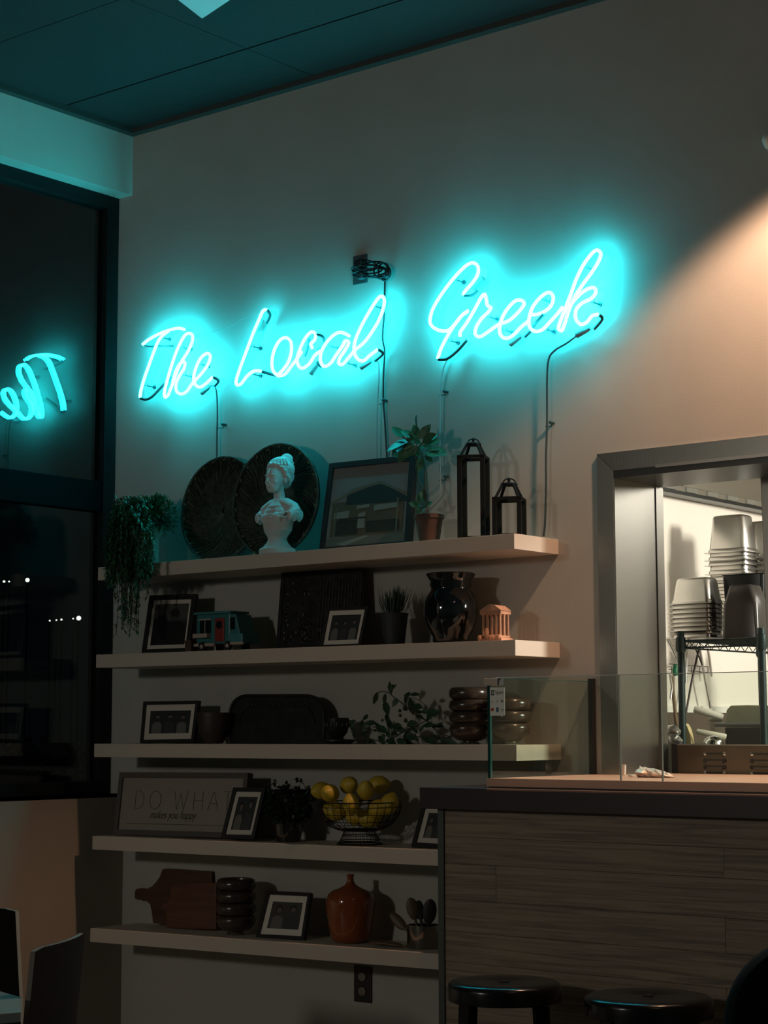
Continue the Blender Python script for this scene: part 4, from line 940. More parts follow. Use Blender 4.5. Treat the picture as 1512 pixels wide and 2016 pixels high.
# ================================================================== COUNTER
CT = 1.176                       # slab top
YC = -.66
p0 = atY(826, 1551, YC); px0 = p0.x; pl = atY(864, 1600, YC+.035).x
c = thing('bar_counter', 'bar counter clad in pale wood planks under a dark top', 'counter', (3.4, -.4, 0))
zt = atY(1100, 1556, YC).z; zb = atY(1100, 1600.5, YC).z
obj('dark_top', MB().box((px0, YC, zb), (6.6, -.001, zt)), mat('burgundy_top', (.022, .010, .012), .45), c, world=True, bevel=.0015)
RIM = mat('slab_edge_lit', (.34, .16, .11), .45)  # warm light on the slab's top edge, painted as an orange strip
obj('lit_top_edge', MB().box((atY(958, 1550, YC).x, YC-.0012, zt-.0045), (6.6, YC+.02, zt+.0006)), RIM, c, world=True)
obj('core', MB().box((pl+.012, YC+.056, 0), (6.6, -.30, zb)), mat('counter_core', (.05, .04, .035), .8), c, world=True)
obj('corner_trim', MB().box((pl-.001, YC+.030, 0), (pl+.021, YC+.056, zb)), mat('corner_trim', (.075, .085, .08), .5, .2), c, world=True)
obj('side_panel', MB().box((pl, YC+.056, 0), (pl+.012, -.30, zb)), mat('corner_trim', (.075, .085, .08)), c, world=True)
PLK = woodmat('washed_oak', (.155, .122, .088), (.300, .240, .170), 2.6, (1.1, 1, 34), .6, .25)
rows = [1593, 1646, 1699, 1769, 1832, 1892, 1950, 2010, 2070, 2130, 2190, 2260, 2330, 2400, 2480]
zr = [atY(870, y, YC+.036).z for y in rows]; zr = [q for q in zr if q > .02]+[.0]
random.seed(17)
for i in range(len(zr)-1):
    cuts = [pl+.021] + sorted([pl+.021+(.19 if i == 2 else (.95 if i % 2 else 1.5)), pl+2.1+random.random()*.4, pl+3.3]) + [6.6]
    for a, d in zip(cuts[:-1], cuts[1:]):
        zlo = zr[i+1] if i < len(zr)-2 else 0.001; 
        o = obj('plank', MB().box((a+.0004, YC+.036+random.uniform(-.0005, .0005), zlo+.0004), (d-.0004, YC+.054, zr[i]-.0004)), PLK, c, world=True, bevel=.0006)
# ledge carrying the glass, running into the hatch
lx = atY(958, 1540, -.60).x; zl0 = atY(1100, 1546, -.60).z; zl1 = atY(1100, 1536, -.60).z
zl1 = zt+.029
lg = thing('serving_ledge', 'pinkish wooden serving ledge lying on the dark counter top under the glass', 'ledge', (4, -.3, zt))
obj('ledge_board', MB().box((lx, -.60, zt+.0045), (6.6, -.001, zl1)), mat('ledge_wood', (.68, .40, .28), .4, var=.08, vscale=6), lg, world=True, bevel=.001)
obj('shadow_gap', MB().box((lx+.004, -.594, zt+.0001), (6.6, -.001, zt+.0045)), RUBBER, lg, world=True)
struct('trim_2', MB().box((2.322, 0, 1.131), (4.398, .245, zl1)), MATS['ledge_wood'])
# glass guard
GT = 1.505
g = thing('sneeze_guard', 'clear glass guard standing on the serving ledge around the counter end', 'glass guard', (lx+.3, -.58, zl1))
obj('front_pane', MB().box((lx+.008, -.590, zl1), (6.55, -.583, GT)), GLASSC, g, world=True)
obj('side_pane', MB().box((lx+.0, -.583, zl1), (lx+.007, -.022, GT)), GLASSC, g, world=True)
obj('green_edge', MB().box((lx-.0005, -.592, zl1), (lx+.009, -.583, GT-.012)), GEDGE, g, world=True)
obj('top_edge', MB().box((lx+.03, -.5905, GT), (6.55, -.5825, GT+.002)), mat('bright_glass_edge', (.85, .9, .86), .7), g, world=True)
obj('side_edge', MB().box((lx+.0, -.583, GT), (lx+.007, -.022, GT+.0015)), MATS['green_glass_edge'], g, world=True)
obj('wall_channel', MB().box((lx-.004, -.022, zl1), (lx+.012, -.0005, GT+.01)), mat('channel', (.06, .055, .05), .3, .8), g, world=True)
for jx in (1219, 1301):
    j_ = atY(jx, 1430, -.59).x; obj('pane_joint', MB().box((j_, -.5905, zl1), (j_+.002, -.5825, GT)), mat('pane_joint', (.07, .08, .075), .3), g, world=True)
a1 = atY(956, 1350, -.59); a2 = atY(983, 1335, -.59)
obj('corner_clamp', MB().box((a1.x, -.600, a1.z), (a2.x, -.578, a2.z)), mat('clamp_satin', (.62, .50, .40), .4, 0), g, world=True, bevel=.0015)
obj('clamp_gasket', MB().box((a2.x, -.600, a1.z), (a2.x+.006, -.578, a2.z)), RUBBER, g, world=True)
# payment sticker
Ys = -.5915; s0 = atY(961, 1409, Ys); s1 = atY(993.5, 1353, Ys)
st = thing('payment_sticker', 'small white card sticker with payment logos on the glass corner', 'sticker', ((s0.x+s1.x)/2, Ys, s0.z))
W, H = s1.x-s0.x, s1.z-s0.z
b = MB(); pts = []
r = .004
for cx, cz, a0 in ((s1.x-r, s1.z-r, 0), (s0.x+r, s1.z-r, 90), (s0.x+r, s0.z+r, 180), (s1.x-r, s0.z+r, 270)):
    for a in (0, 30, 60, 90): pts.append((cx+r*cos(radians(a0+a)), Ys, cz+r*sin(radians(a0+a))))
b.prism(pts, (0, .0004, 0)); obj('card', b, mat('sticker_white', (.88, .90, .80), .5), st, world=True)
def mark(name, u0, v0, u1, v1, mt, n=None, dep=.0003):
    x0, x1, z0, z1 = s0.x+W*u0, s0.x+W*u1, s0.z+H*v0, s0.z+H*v1
    if n == 'o': pts = [((x0+x1)/2+(x1-x0)/2*cos(q*pi/10), Ys, (z0+z1)/2+(z1-z0)/2*sin(q*pi/10)) for q in range(20)]
    else: pts = [(x0, Ys, z0), (x1, Ys, z0), (x1, Ys, z1), (x0, Ys, z1)]
    return obj(name, MB().prism(pts, (0, -dep, 0)), mt, st, world=True)
NAVY = mat('logo_navy', (.01, .012, .03), .5); WH = MATS['sticker_white']
mark('logo_square', .19, .72, .36, .90, NAVY); mark('logo_inner', .23, .76, .32, .86, WH, dep=.0005); mark('logo_dot', .255, .785, .295, .835, NAVY, dep=.0007)
mark('logo_red', .17, .15, .30, .28, mat('logo_red', (.42, .03, .02), .5), 'o'); mark('logo_orange', .24, .15, .36, .28, mat('logo_orange', (.5, .16, .06), .5), 'o', dep=.0002)
mark('logo_blue', .49, .13, .63, .29, mat('logo_blue', (.02, .11, .22), .5))
mark('logo_stripe', .76, .20, .92, .225, mat('logo_grey', (.2, .2, .18), .5)); mark('logo_stripe', .76, .15, .92, .165, MATS['logo_grey'])
mark('contactless_mark', .54, .45, .57, .56, MATS['logo_grey']); mark('phone_mark', .21, .48, .31, .51, MATS['logo_grey'])
cs = [V((s0.x, Ys, s0.z)), V((s1.x, Ys, s0.z)), V((s1.x, Ys, s1.z)), V((s0.x, Ys, s1.z))]
place_text('Square', cs, V((0, -1, 0)), .42, .76, .018, st, mat('logo_ink', (.12, .12, .11), .5), rel=0, sx=.62)
place_text('VISA', cs, V((0, -1, 0)), .74, .465, .011, st, NAVY, rel=0, shear=.3, sx=.52)
# crumpled foil on the ledge
f0 = atY(1257, 1538, -.25); f1 = atY(1327, 1540, -.25)
t = thing('foil_wrap', 'crumpled foil wrapper lying on the serving ledge behind the glass', 'foil', ((f0.x+f1.x)/2, -.25, zl1))
random.seed(8); b = MB(); n = 14; mm = 12; vs = []
for i in range(mm+1):
    u = i/mm; x = f0.x+(f1.x-f0.x)*u; r = .021*(1-u)**.6*(min(1, u*8+.3))+.002
    for q in range(n):
        a = 2*pi*q/n; j = 1+random.uniform(-.22, .22); vs.append(V((x+random.uniform(-.003, .003), -.25+r*1.5*cos(a)*j, max(zl1+.0003, zl1+r*.75+r*.8*sin(a)*j))))
b.add(vs, [(i*n+q, i*n+(q+1) % n, (i+1)*n+(q+1) % n, (i+1)*n+q) for i in range(mm) for q in range(n)]); obj('foil_sheet', b, mat('foil', (.85, .72, .64), .35, .4), t, world=True)
p = atY(1243, 1538, -.2); t = thing('foil_scrap', 'tiny pale scrap lying left of the crumpled foil', 'scrap', (p.x, -.2, zl1)); b = MB().ell((p.x, -.2, zl1+.0035), (.012, .008, .0033), 8, 5); obj('scrap', b, mat('scrap_pale', (.6, .58, .52), .7), t, world=True)
p = atY(1180+47, 1530, -.06); t = thing('metal_cup', 'small blurred metal cup standing in the corner of the hatch', 'cup', (p.x, -.06, zl1)); obj('cup_body', MB().lathe([(.008, zl1+.0002), (.010, zl1+.004), (.0115, zl1+.034), (.010, zl1+.034)], (p.x, -.06, 0), 20), PANST, t, smooth=50, world=True)

# ================================================================== HATCH: steel frame, jamb, hood, kitchen
ft = bpy.data.objects.new('trim_1', None); COL.objects.link(ft); ft['kind'] = 'structure'; ft.location = (3.3, 0, 1.2)
X0, X1, Zt, fwd = 2.256, 4.42, 2.257, .062
b = MB()
def bar(a, d): obj('steel_facing', MB().hexa(a), d, ft, world=True, bevel=.001)
yo = -.012
bar([(X0,yo,1.19),(X0+fwd,yo,1.19),(X0+fwd,.0,1.19),(X0,.0,1.19),(X0,yo,Zt),(X0+fwd,yo,Zt-fwd),(X0+fwd,.0,Zt-fwd),(X0,.0,Zt)], STEELH)
bar([(X0+fwd,yo,Zt-fwd),(X1,yo,Zt-fwd),(X1,.0,Zt-fwd),(X0+fwd,.0,Zt-fwd),(X0,yo,Zt),(X1,yo,Zt),(X1,.0,Zt),(X0,.0,Zt)], STEEL)
JX = X0+fwd
obj('jamb_panel', MB().box((JX-.02, .0, 1.19), (JX, .302, Zt-.01)), STEELH, ft, world=True)
obj('jamb_flange', MB().box((JX, yo+.001, 1.19), (JX+.004, .055, Zt-fwd-.028)), STEELH, ft, world=True)
obj('jamb_flange', MB().box((JX, .255, 1.19), (JX+.004, .302, Zt-fwd-.028)), STEELH, ft, world=True)
obj('header_lip', MB().box((JX, yo+.001, Zt-fwd-.024), (X1, .30, Zt-fwd)), mat('lip_dark', (.05, .055, .055), .35, .8), ft, world=True)
obj('header_strip', MB().box((JX+.16, yo-.001, Zt-fwd-.004), (X1, yo+.004, Zt-fwd+.006)), mat('lip_bright', (.45, .46, .44), .2, .8), ft, world=True)
# kitchen room
KW = mat('kitchen_wall', (.74, .70, .62), .6)
struct('wall_kitchen_left', MB().box((1.9, .14, 0), (2.0, 4.2, 2.9)), KW)
struct('wall_kitchen_back', MB().box((1.9, 4.2, 0), (6.5, 4.3, 2.9)), KW)
struct('wall_kitchen_right', MB().box((6.4, .14, 0), (6.5, 4.2, 2.9)), KW)
struct('ceiling_kitchen', MB().box((1.9, .14, 2.85), (6.5, 4.3, 2.95)), KW)
struct('floor_kitchen', MB().box((1.9, .14, -.05), (6.5, 4.3, 0)), FLOOR)
struct('wall_kitchen_dado', MB().box((2.0, .31, .9), (2.012, 4.2, 1.412)), mat('dado_brown', (.085, .062, .045), .4))
struct('trim_dado', MB().box((2.0, .31, 1.412), (2.016, 4.2, 1.437)), mat('dado_trim', (.70, .69, .63), .5))
hood = thing('extractor_hood', 'stainless steel extractor hood above the kitchen, seen through the hatch', 'hood', (2.6, 1.2, 2.25))
obj('side_skirt', MB().box((2.006, .31, 2.262), (2.03, 2.3, 2.62)), mat('hood_steel', (.33, .31, .26), .38, .9, bump=.04, bscale=20), hood, world=True)
obj('gutter', MB().box((2.006, .31, 2.235), (2.055, 2.3, 2.262)), mat('gutter_steel', (.50, .49, .44), .22, .9), hood, world=True, bevel=.003)
obj('gutter_lip', MB().box((2.006, .31, 2.222), (2.070, 2.3, 2.236)), mat('lip_dark', (.05, .055, .055)), hood, world=True, bevel=.002)
for i in range(9): obj('hook_plate', MB().box((2.055, .45+i*.16, 2.240), (2.060, .53+i*.16, 2.258)), MATS['lip_bright'], hood, world=True)
obj('canopy', MB().hexa([(2.03,.31,2.60),(3.9,.31,2.60),(3.9,2.3,2.60),(2.03,2.3,2.60),(2.03,.31,2.66),(3.9,.31,2.66),(3.9,2.3,2.66),(2.03,2.3,2.66)]), MATS['hood_steel'], hood, world=True)
pp = atY(1496, 1250, .35)
pp.x += .030
t = thing('steel_post', 'upright stainless steel post at the right edge of the photo, inside the kitchen', 'post', (pp.x, .35, 0))
obj('post_body', MB().hexa([(pp.x+.012,.33,1.19),(pp.x+.08,.33,1.19),(pp.x+.08,.37,1.19),(pp.x+.012,.37,1.19),(pp.x-.004,.33,2.222),(pp.x+.08,.33,2.222),(pp.x+.08,.37,2.222),(pp.x-.004,.37,2.222)]), STEELH, t, world=True, bevel=.002)

# --- kitchen worktop and equipment
struct_t = thing('kitchen_worktop', 'steel kitchen worktop behind the hatch', 'worktop', (3.2, .75, 0))
obj('top', MB().box((2.02, .25, 1.10), (4.6, 1.25, 1.13)), STEEL, struct_t, world=True)
obj('cabinet', MB().box((2.04, .28, 0), (4.6, 1.2, 1.10)), mat('cabinet_steel', (.3, .3, .28), .35, .9), struct_t, world=True)
eq = thing('food_warmer', 'brown steel counter appliance with slotted vents, standing behind the foil', 'appliance', (2.7, .42, 1.13))
e0 = atY(1333, 1467, .30); EQ = mat('warmer_steel', (.20, .155, .11), .30, .85, var=.15, vscale=6)
obj('housing', MB().box((e0.x, .30, 1.131), (3.3, .50, e0.z)), EQ, eq, world=True, bevel=.002)
obj('side_cheek', MB().box((e0.x-.022, .30, 1.131), (e0.x-.001, .50, e0.z+.004)), mat('warmer_black', (.012, .014, .014), .4), eq, world=True)
obj('top_edge', MB().box((e0.x, .296, e0.z), (3.3, .30, e0.z+.003)), PANST, eq, world=True)
DKV = mat('vent_dark', (.02, .018, .015), .5)
for gx in (1407, 1500):
    for r_ in range(4):
        y = 1487+r_*12.5; q = atY(gx, y+(1 if gx > 1450 else 0), .298)
        v = obj('vent', MB().box((q.x-.030, .2965, q.z-.007), (q.x+.030, .300, q.z+.004)), mat('vent_metal', (.14, .115, .085), .35, .8), eq, world=True, bevel=.001)
        obj('vent_slot', MB().box((q.x-.032, .2955, q.z+.004), (q.x+.032, .2995, q.z+.0085)), DKV, v, world=True)
        for s_ in (-1, 1): obj('rivet', MB().ell((q.x+s_*.036, .298, q.z+.004), (.007, .004, .008), 10, 6), CHROME if r_ in (0, 3) else DKV, v, smooth=60, world=True)
# small clutter at the appliance foot
random.seed(6)
for i, xx in enumerate((1368, 1383, 1400, 1418)):
    q = atY(xx, 1540, .27); t = thing('small_tin', ('leftmost', 'second from the left', 'third from the left', 'rightmost')[i]+' of the tiny dark tins at the foot of the vented appliance', 'tin', (q.x, .27, zl1 if False else 1.13), 'dark tins below the appliance')
    obj('tin_body', MB().lathe([(.010, 1.1305), (.011, 1.133), (.011, 1.170+.008*(i % 2)), (.009, 1.172+.008*(i % 2))], (q.x, .27, 0), 14), DKV, t, smooth=50, world=True)

# --- wire rack
RK = mat('rack_green_black', (.012, .030, .030), .45, .3)
ra = atY(1341, 1300, .56); rx0 = ra.x; rx1 = rx0+.315; ry0, ry1 = .56, 1.16; zsf = atY(1341, 1262, .56).z
rk = thing('wire_rack', 'black wire shelf rack holding stacked steel pans in the kitchen', 'rack', (rx0, .56, 1.13))
for x in (rx0, rx1):
    for y in (ry0, ry1):
        bb = MB().tube([(x, y, 1.131), (x, y, zsf+.035)], .0125, 12); ps = obj('post', bb, RK, rk, smooth=50, world=True)
        obj('collar', MB().lathe([(.015, zsf-.04), (.019, zsf-.03), (.017, zsf+.012), (.013, zsf+.014)], (x, y, 0), 14), RK, ps, smooth=50, world=True)
def truss(a, d):
    a, d = V(a), V(d); b = MB(); b.tube([a, d], .0032, 6); lo = V((0, 0, -.024)); b.tube([a+lo, d+lo], .0032, 6); L = (d-a).length; n = int(L/.03); pts = []
    for i in range(n+1): pts.append(a.lerp(d, i/n)+(lo if i % 2 else V((0, 0, 0))))
    b.tube(pts, .0018, 5, cap=False); return obj('edge_truss', b, RK, rk, world=True)
truss((rx0, ry0, zsf), (rx1, ry0, zsf)); truss((rx0, ry1, zsf), (rx1, ry1, zsf)); truss((rx0, ry0, zsf), (rx0, ry1, zsf)); truss((rx1, ry0, zsf), (rx1, ry1, zsf))
b = MB()
for i in range(1, 24): y = ry0+(ry1-ry0)*i/24; b.tube([(rx0, y, zsf), (rx1, y, zsf)], .0016, 5, cap=False)
o = obj('shelf_wires', b, RK, rk, world=True); o['kind'] = 'stuff'

# --- inverted pans
def rrect(hx, hy, r, z, n=4):
    pts = []
    for cx, cy, a0 in ((hx-r, hy-r, 0), (-hx+r, hy-r, 90), (-hx+r, -hy+r, 180), (hx-r, -hy+r, 270)):
        for i in range(n+1): a = radians(a0+90*i/n); pts.append(V((cx+r*cos(a), cy+r*sin(a), z)))
    return pts
def pan_mesh(hx, hy, depth, mt):
    """inverted pan: flange down at z=0, bottom up at z=depth"""
    b = MB(); e = .0012
    rings = [rrect(hx+.010, hy+.010, .014, -.001), rrect(hx+.010, hy+.010, .014, .001), rrect(hx, hy, .018, .002), rrect(hx-.001, hy-.001, .018, .012), rrect(hx-.004, hy-.004, .018, .015), rrect(hx-.014, hy-.013, .018, depth-.010), rrect(hx-.018, hy-.017, .016, depth-.003), rrect(hx-.025, hy-.024, .012, depth)]
    inner = [rrect(hx-.025, hy-.024, .012, depth-e), rrect(hx-.018-e, hy-.017-e, .016, depth-.004), rrect(hx-.014-e, hy-.013-e, .018, depth-.011), rrect(hx-.004-e, hy-.004-e, .018, .015), rrect(hx-e, hy-e, .018, -.001)]
    rings += inner; n = len(rings[0]); vs = [p for r in rings for p in r]; N = len(rings)
    fs = [(i*n+k, i*n+(k+1) % n, ((i+1) % N)*n+(k+1) % n, ((i+1) % N)*n+k) for i in range(N) if i != 7 for k in range(n)]+[tuple(7*n+k for k in range(n)), tuple(8*n+k for k in range(n-1, -1, -1))]
    b.add(vs, fs); return b.mesh('steel_pan', [mt], 40)
def stack(px, Y, hx, hy, depth, rims, mt, lab, group, name='steel_pan'):
    """rims: pixel rows of the rims, top one first"""
    c = atY(px, rims[-1], Y); me = pan_mesh(hx, hy, depth, mt); n = len(rims)
    zlist = [atY(px, y, Y).z for y in rims]; zlist[-1] = max(zsf+.0045, min(zlist[-1], zsf+.012))
    for i, z in enumerate(zlist):
        o = bpy.data.objects.new(name, me); COL.objects.link(o); o.location = (c.x, Y, z)
        tag(o, lab(i, n), 'pan', group)
ordn = ['second', 'third', 'fourth', 'fifth', 'sixth', 'seventh', 'eighth', 'ninth', 'tenth', 'eleventh', 'twelfth', 'thirteenth', 'fourteenth']
def labf(w): 
    def f(i, n):
        if i == 0: return 'upturned steel pan, topmost of the %s stack' % w
        if i == n-1: return 'upturned steel pan at the very bottom of the %s stack' % w
        return 'nested upturned steel pan, %s from the top of the %s stack' % (ordn[i-1], w)
    return f
stack(1374, .66, .080, .055, .094, [1190, 1199, 1208, 1217, 1226, 1234, 1243, 1253], PANST, labf('short front-left'), 'pans in the short stack')
stack(1447, .95, .080, .055, .140, [1089, 1104, 1114, 1131, 1143, 1156, 1170, 1184, 1198, 1212, 1226, 1240, 1254], PANST, labf('tall back'), 'pans in the tall stack')
stack(1507, 1.04, .070, .055, .140, [1101, 1112, 1123, 1134, 1146, 1158, 1172], PANST, labf('far right, half hidden'), 'pans in the far right stack')
BP = mat('black_polycarbonate', (.010, .014, .015), .25); BP2 = mat('smoked_polycarbonate', (.045, .042, .038), .22)
q = atY(1478, 1180, .74); t = thing('black_tub', 'black upturned plastic tub behind the smoky tub', 'tub', (q.x, .74, zsf))
b = MB(); rings = [rrect(.072, .052, .015, zsf+.006), rrect(.082, .060, .015, atY(1478, 1134, .74).z), rrect(.088, .064, .015, atY(1478, 1132, .74).z)]
n = len(rings[0]); b.add([p+V((q.x, .74, 0)) for r in rings for p in r], [(i*n+k, i*n+(k+1) % n, (i+1)*n+(k+1) % n, (i+1)*n+k) for i in range(2) for k in range(n)]+[tuple(2*n+k for k in range(n)), tuple(range(n-1, -1, -1))]); obj('tub_body', b, BP, t, smooth=40, world=True)
q = atY(1469, 1250, .62); t = thing('smoky_tub', 'smoky translucent upturned food tub at the front right of the rack', 'tub', (q.x, .62, zsf))
b = MB(); zt_ = atY(1469, 1152, .62).z; rings = [rrect(.070, .048, .012, zsf+.0045), rrect(.066, .046, .014, zsf+.12), rrect(.045, .040, .014, zt_-.006), rrect(.038, .034, .010, zt_)]
b.add([p+V((q.x, .62, 0)) for r in rings for p in r], [(i*n+k, i*n+(k+1) % n, (i+1)*n+(k+1) % n, (i+1)*n+k) for i in range(3) for k in range(n)]+[tuple(3*n+k for k in range(n)), tuple(range(n-1, -1, -1))]); obj('tub_body', b, BP2, t, smooth=40, world=True)

# --- wall rack with hanging tools on the kitchen's left wall (X = 2.0)
def onX(x, y, X=2.03): return on(0, X, x, y)
hr = thing('wall_hook_rack', 'thin wire hook rack on the white kitchen wall behind the black rack', 'rack', onX(1370, 1318, 2.0))
b = MB()
for y in (1313, 1324): b.tube([onX(1317, y-6), onX(1394, y)], .0016, 5)
for x in (1322, 1345, 1362, 1378, 1394): b.tube([onX(x, 1312), onX(x, 1325)], .0014, 5)
obj('rack_wires', b, RUBBER, hr, world=True)
def tool(name, label, pts, r, mt, X=2.05, head=None):
    t = thing(name, label, 'utensil', onX(*pts[0], X), 'tools hanging in the kitchen'); obj('handle', MB().tube([onX(x, y, X) for x, y in pts], r, 8), mt, t, smooth=60, world=True)
    if head: obj('tool_head', head, mt, t, smooth=60, world=True)
    return t
tool('hanging_tongs', 'dark thin tongs arm slanting down to the left behind the rack', [(1377, 1272), (1371, 1300), (1361, 1345), (1351, 1402)], .0042, mat('dark_tool', (.05, .04, .035), .4, .5))
tool('hanging_rod', 'bright slanting metal rod hanging below the rack shelf', [(1377, 1274), (1384, 1315), (1391, 1355), (1399, 1394)], .0052, PANST)
tool('hanging_ladle', 'short pale metal utensil hanging right of the bright rod', [(1393, 1276), (1397, 1300), (1401, 1332)], .0045, PANST)
tool('hanging_tongs', 'black crossed tongs hanging at the left behind the rack shelf', [(1367, 1272), (1379, 1300), (1387, 1322)], .003, RUBBER)
tool('hanging_spatula', 'thin steel spatula hanging beside the left rack post', [(1352, 1276), (1351, 1320), (1350, 1345)], .005, PANST)
tool('steel_tube', 'thick polished steel tube hanging at the top left of the rack', [(1313, 1256), (1322, 1274), (1332, 1294)], .0085, CHROME)
tool('hanging_spatula', 'long pale wooden handled spatula hanging nearest the steel jamb', [(1322, 1330), (1327, 1380), (1334, 1450)], .007, mat('tool_wood', (.20, .13, .07), .5))
tool('hanging_tongs', 'steel tongs pointing down to the left, next to the jamb', [(1319, 1328), (1323, 1352), (1320, 1376)], .005, PANST)
tool('green_handle', 'green plastic utensil handle beside the left rack post', [(1331, 1310), (1329, 1320), (1330, 1330)], .011, mat('green_plastic', (.01, .16, .07), .4))
# rolls, board, tray, bowls on a back counter
def roll(label, x0, y0, x1, y1, r, Y, mt):
    A_, B_ = atY(x0, y0, Y), atY(x1, y1, Y+.05); t = thing('paper_roll', label, 'roll', A_.lerp(B_, .5), 'pale rolls in the kitchen'); d = (B_-A_).normalized()
    obj('roll_body', MB().tube([A_, A_+d*.004, B_-d*.004, B_], [r*.8, r, r, r*.8], 16), mt, t, smooth=50, world=True)
RL = mat('roll_white', (.62, .60, .52), .6); RL2 = mat('roll_cream', (.58, .55, .44), .6)
roll('thick white roll handle, upper of the slanting pale rolls', 1366, 1396, 1424, 1412, .0125, .80, RL)
roll('short white roll poking out beneath the upper one', 1396, 1414, 1420, 1417, .0095, .86, RL)
roll('thin white roll handle slanting above the silver dome lid', 1371, 1440, 1430, 1451, .0105, .62, RL2)
q0 = atY(1428, 1424, .85); q1 = atY(1512, 1388, .85); t = thing('plastic_bag', 'pale greenish crumpled plastic bag lying on the grey tray', 'bag', (q0.x+.1, .85, q0.z))
b = MB(); random.seed(12); pts = [(1427,1425),(1430,1398),(1438,1389),(1470,1388),(1520,1389),(1522,1426),(1460,1428)]
b.prism([atY(x, y, .85) for x, y in pts], (-.02, .12, 0)); obj('bag_body', b, mat('bag_pale', (.46, .47, .34), .5, bump=.5, bscale=25, var=.15, vscale=10), t, world=True, bevel=.004)
q0 = atY(1405, 1431, .80); q1 = atY(1520, 1423, .80); t = thing('grey_tray', 'grey plastic tray under the pale bag', 'tray', (q0.x+.1, .85, q0.z)); obj('tray_body', MB().box((q0.x, .80, q0.z), (q1.x, 1.02, q1.z)), mat('tray_grey', (.20, .22, .22), .5), t, world=True, bevel=.005)
q0 = atY(1425, 1466, .78); q1 = atY(1520, 1431, .78); t = thing('dark_bin', 'dark plastic bin carrying the grey tray', 'bin', (q0.x+.1, .85, 1.13)); obj('bin_body', MB().box((q0.x, .79, 1.131), (q1.x, 1.05, q1.z-.0005)), mat('bin_dark', (.035, .038, .036), .4), t, world=True, bevel=.004)
q = atY(1404, 1466, .58); t = thing('dome_lid', 'shiny silver dome lid behind the vented appliance', 'lid', (q.x, .58, 1.13)); 
obj('dome', MB().lathe([(.037, 1.131), (.037, q.z+.0), (.034, q.z+.012), (.027, q.z+.022), (.015, q.z+.029), (.003, q.z+.031)], (q.x, .58, 0), 28), CHROME, t, smooth=60, world=True)
q = atY(1357, 1445, .62); t = thing('round_board', 'pale round wooden board edge beside the left rack post', 'board', (q.x, .62, 1.131)); zc = q.z
b = MB(); pts = [V((q.x-.02+.030*cos(a*pi/14), .62, (1.131+atY(1357, 1424, .62).z)/2+(atY(1357, 1424, .62).z-1.131)/2*sin(a*pi/14))) for a in range(28)]
b.prism(pts, (-.004, .03, 0)); obj('board_disc', b, mat('board_pale', (.50, .40, .20), .6), t, world=True, bevel=.002)
for i, (x, y, lab) in enumerate(((1326, 1436, 'silver pot lid tilted near the jamb, upper one'), (1330, 1455, 'silver pot lid below the tilted one near the jamb'))):
    q = atY(x, y, .45); t = thing('pot_lid', lab, 'lid', q, 'pot lids by the jamb'); b = MB().lathe([(.026, -.012), (.028, -.008), (.026, .004), (.012, .012), (.004, .016)], (0, 0, 0), 24)
    rm = Matrix.Rotation(radians(25), 3, 'Y'); b.v = [rm @ p+q for p in b.v]; obj('lid_body', b, PANST, t, smooth=50, world=True)

# ================================================================== STOOLS
def stool(label, px, py, R):
    p = on(2, .66, px, py); t = thing('bar_stool', label, 'stool', (p.x, p.y, 0), 'round black metal stools'); SM = mat('stool_black', (.010, .011, .012), .22, .3, var=.2, vscale=20); zt = .66
    b = MB().lathe([(.015, zt-.004), (.02, zt-.001), (R*.80, zt), (R*.93, zt-.002), (R*.985, zt-.008), (R, zt-.018), (R*1.0, zt-.050), (R*.98, zt-.052), (R*.96, zt-.02), (.015, zt-.012)], (0, 0, 0), 48)
    obj('seat', b, SM, t, smooth=50)
    obj('seat_hole', MB().lathe([(.0135, zt-.010), (.0135, zt+.0004)], (0, 0, 0), 16), mat('hole_dark', (.002, .002, .002), .9), t)
    for i in range(4):
        a = radians(45+90*i)+.55; x, y = cos(a), sin(a); b = MB(); tx, ty = -y, x
        def pt(r, s, z): return (x*r+tx*s, y*r+ty*s, z)
        top, bot = R*.93, R*1.12
        b.hexa([pt(bot-.006, -.016, 0), pt(bot, -.016, 0), pt(bot, .016, 0), pt(bot-.006, .016, 0), pt(top-.012, -.022, zt-.030), pt(top, -.022, zt-.030), pt(top, .022, zt-.030), pt(top-.012, .022, zt-.030)]); lg_ = obj('leg', b, SM, t, bevel=.002)
        obj('rubber_foot', MB().box((x*bot-.016, y*bot-.016, .0), (x*bot+.016, y*bot+.016, .012)), RUBBER, lg_)
    pts = [(R*1.04*cos(radians(45+90*i)+.55), R*1.04*sin(radians(45+90*i)+.55), .24) for i in range(4)]
    for i in range(4): obj('foot_rail', MB().tube([pts[i], pts[(i+1) % 4]], .008, 8), SM, t, smooth=50)
stool('round black metal bar stool at the counter corner, the left one', 993, 1931, .158)
stool('round black metal bar stool further along the counter, the right one', 1277, 1959, .168)

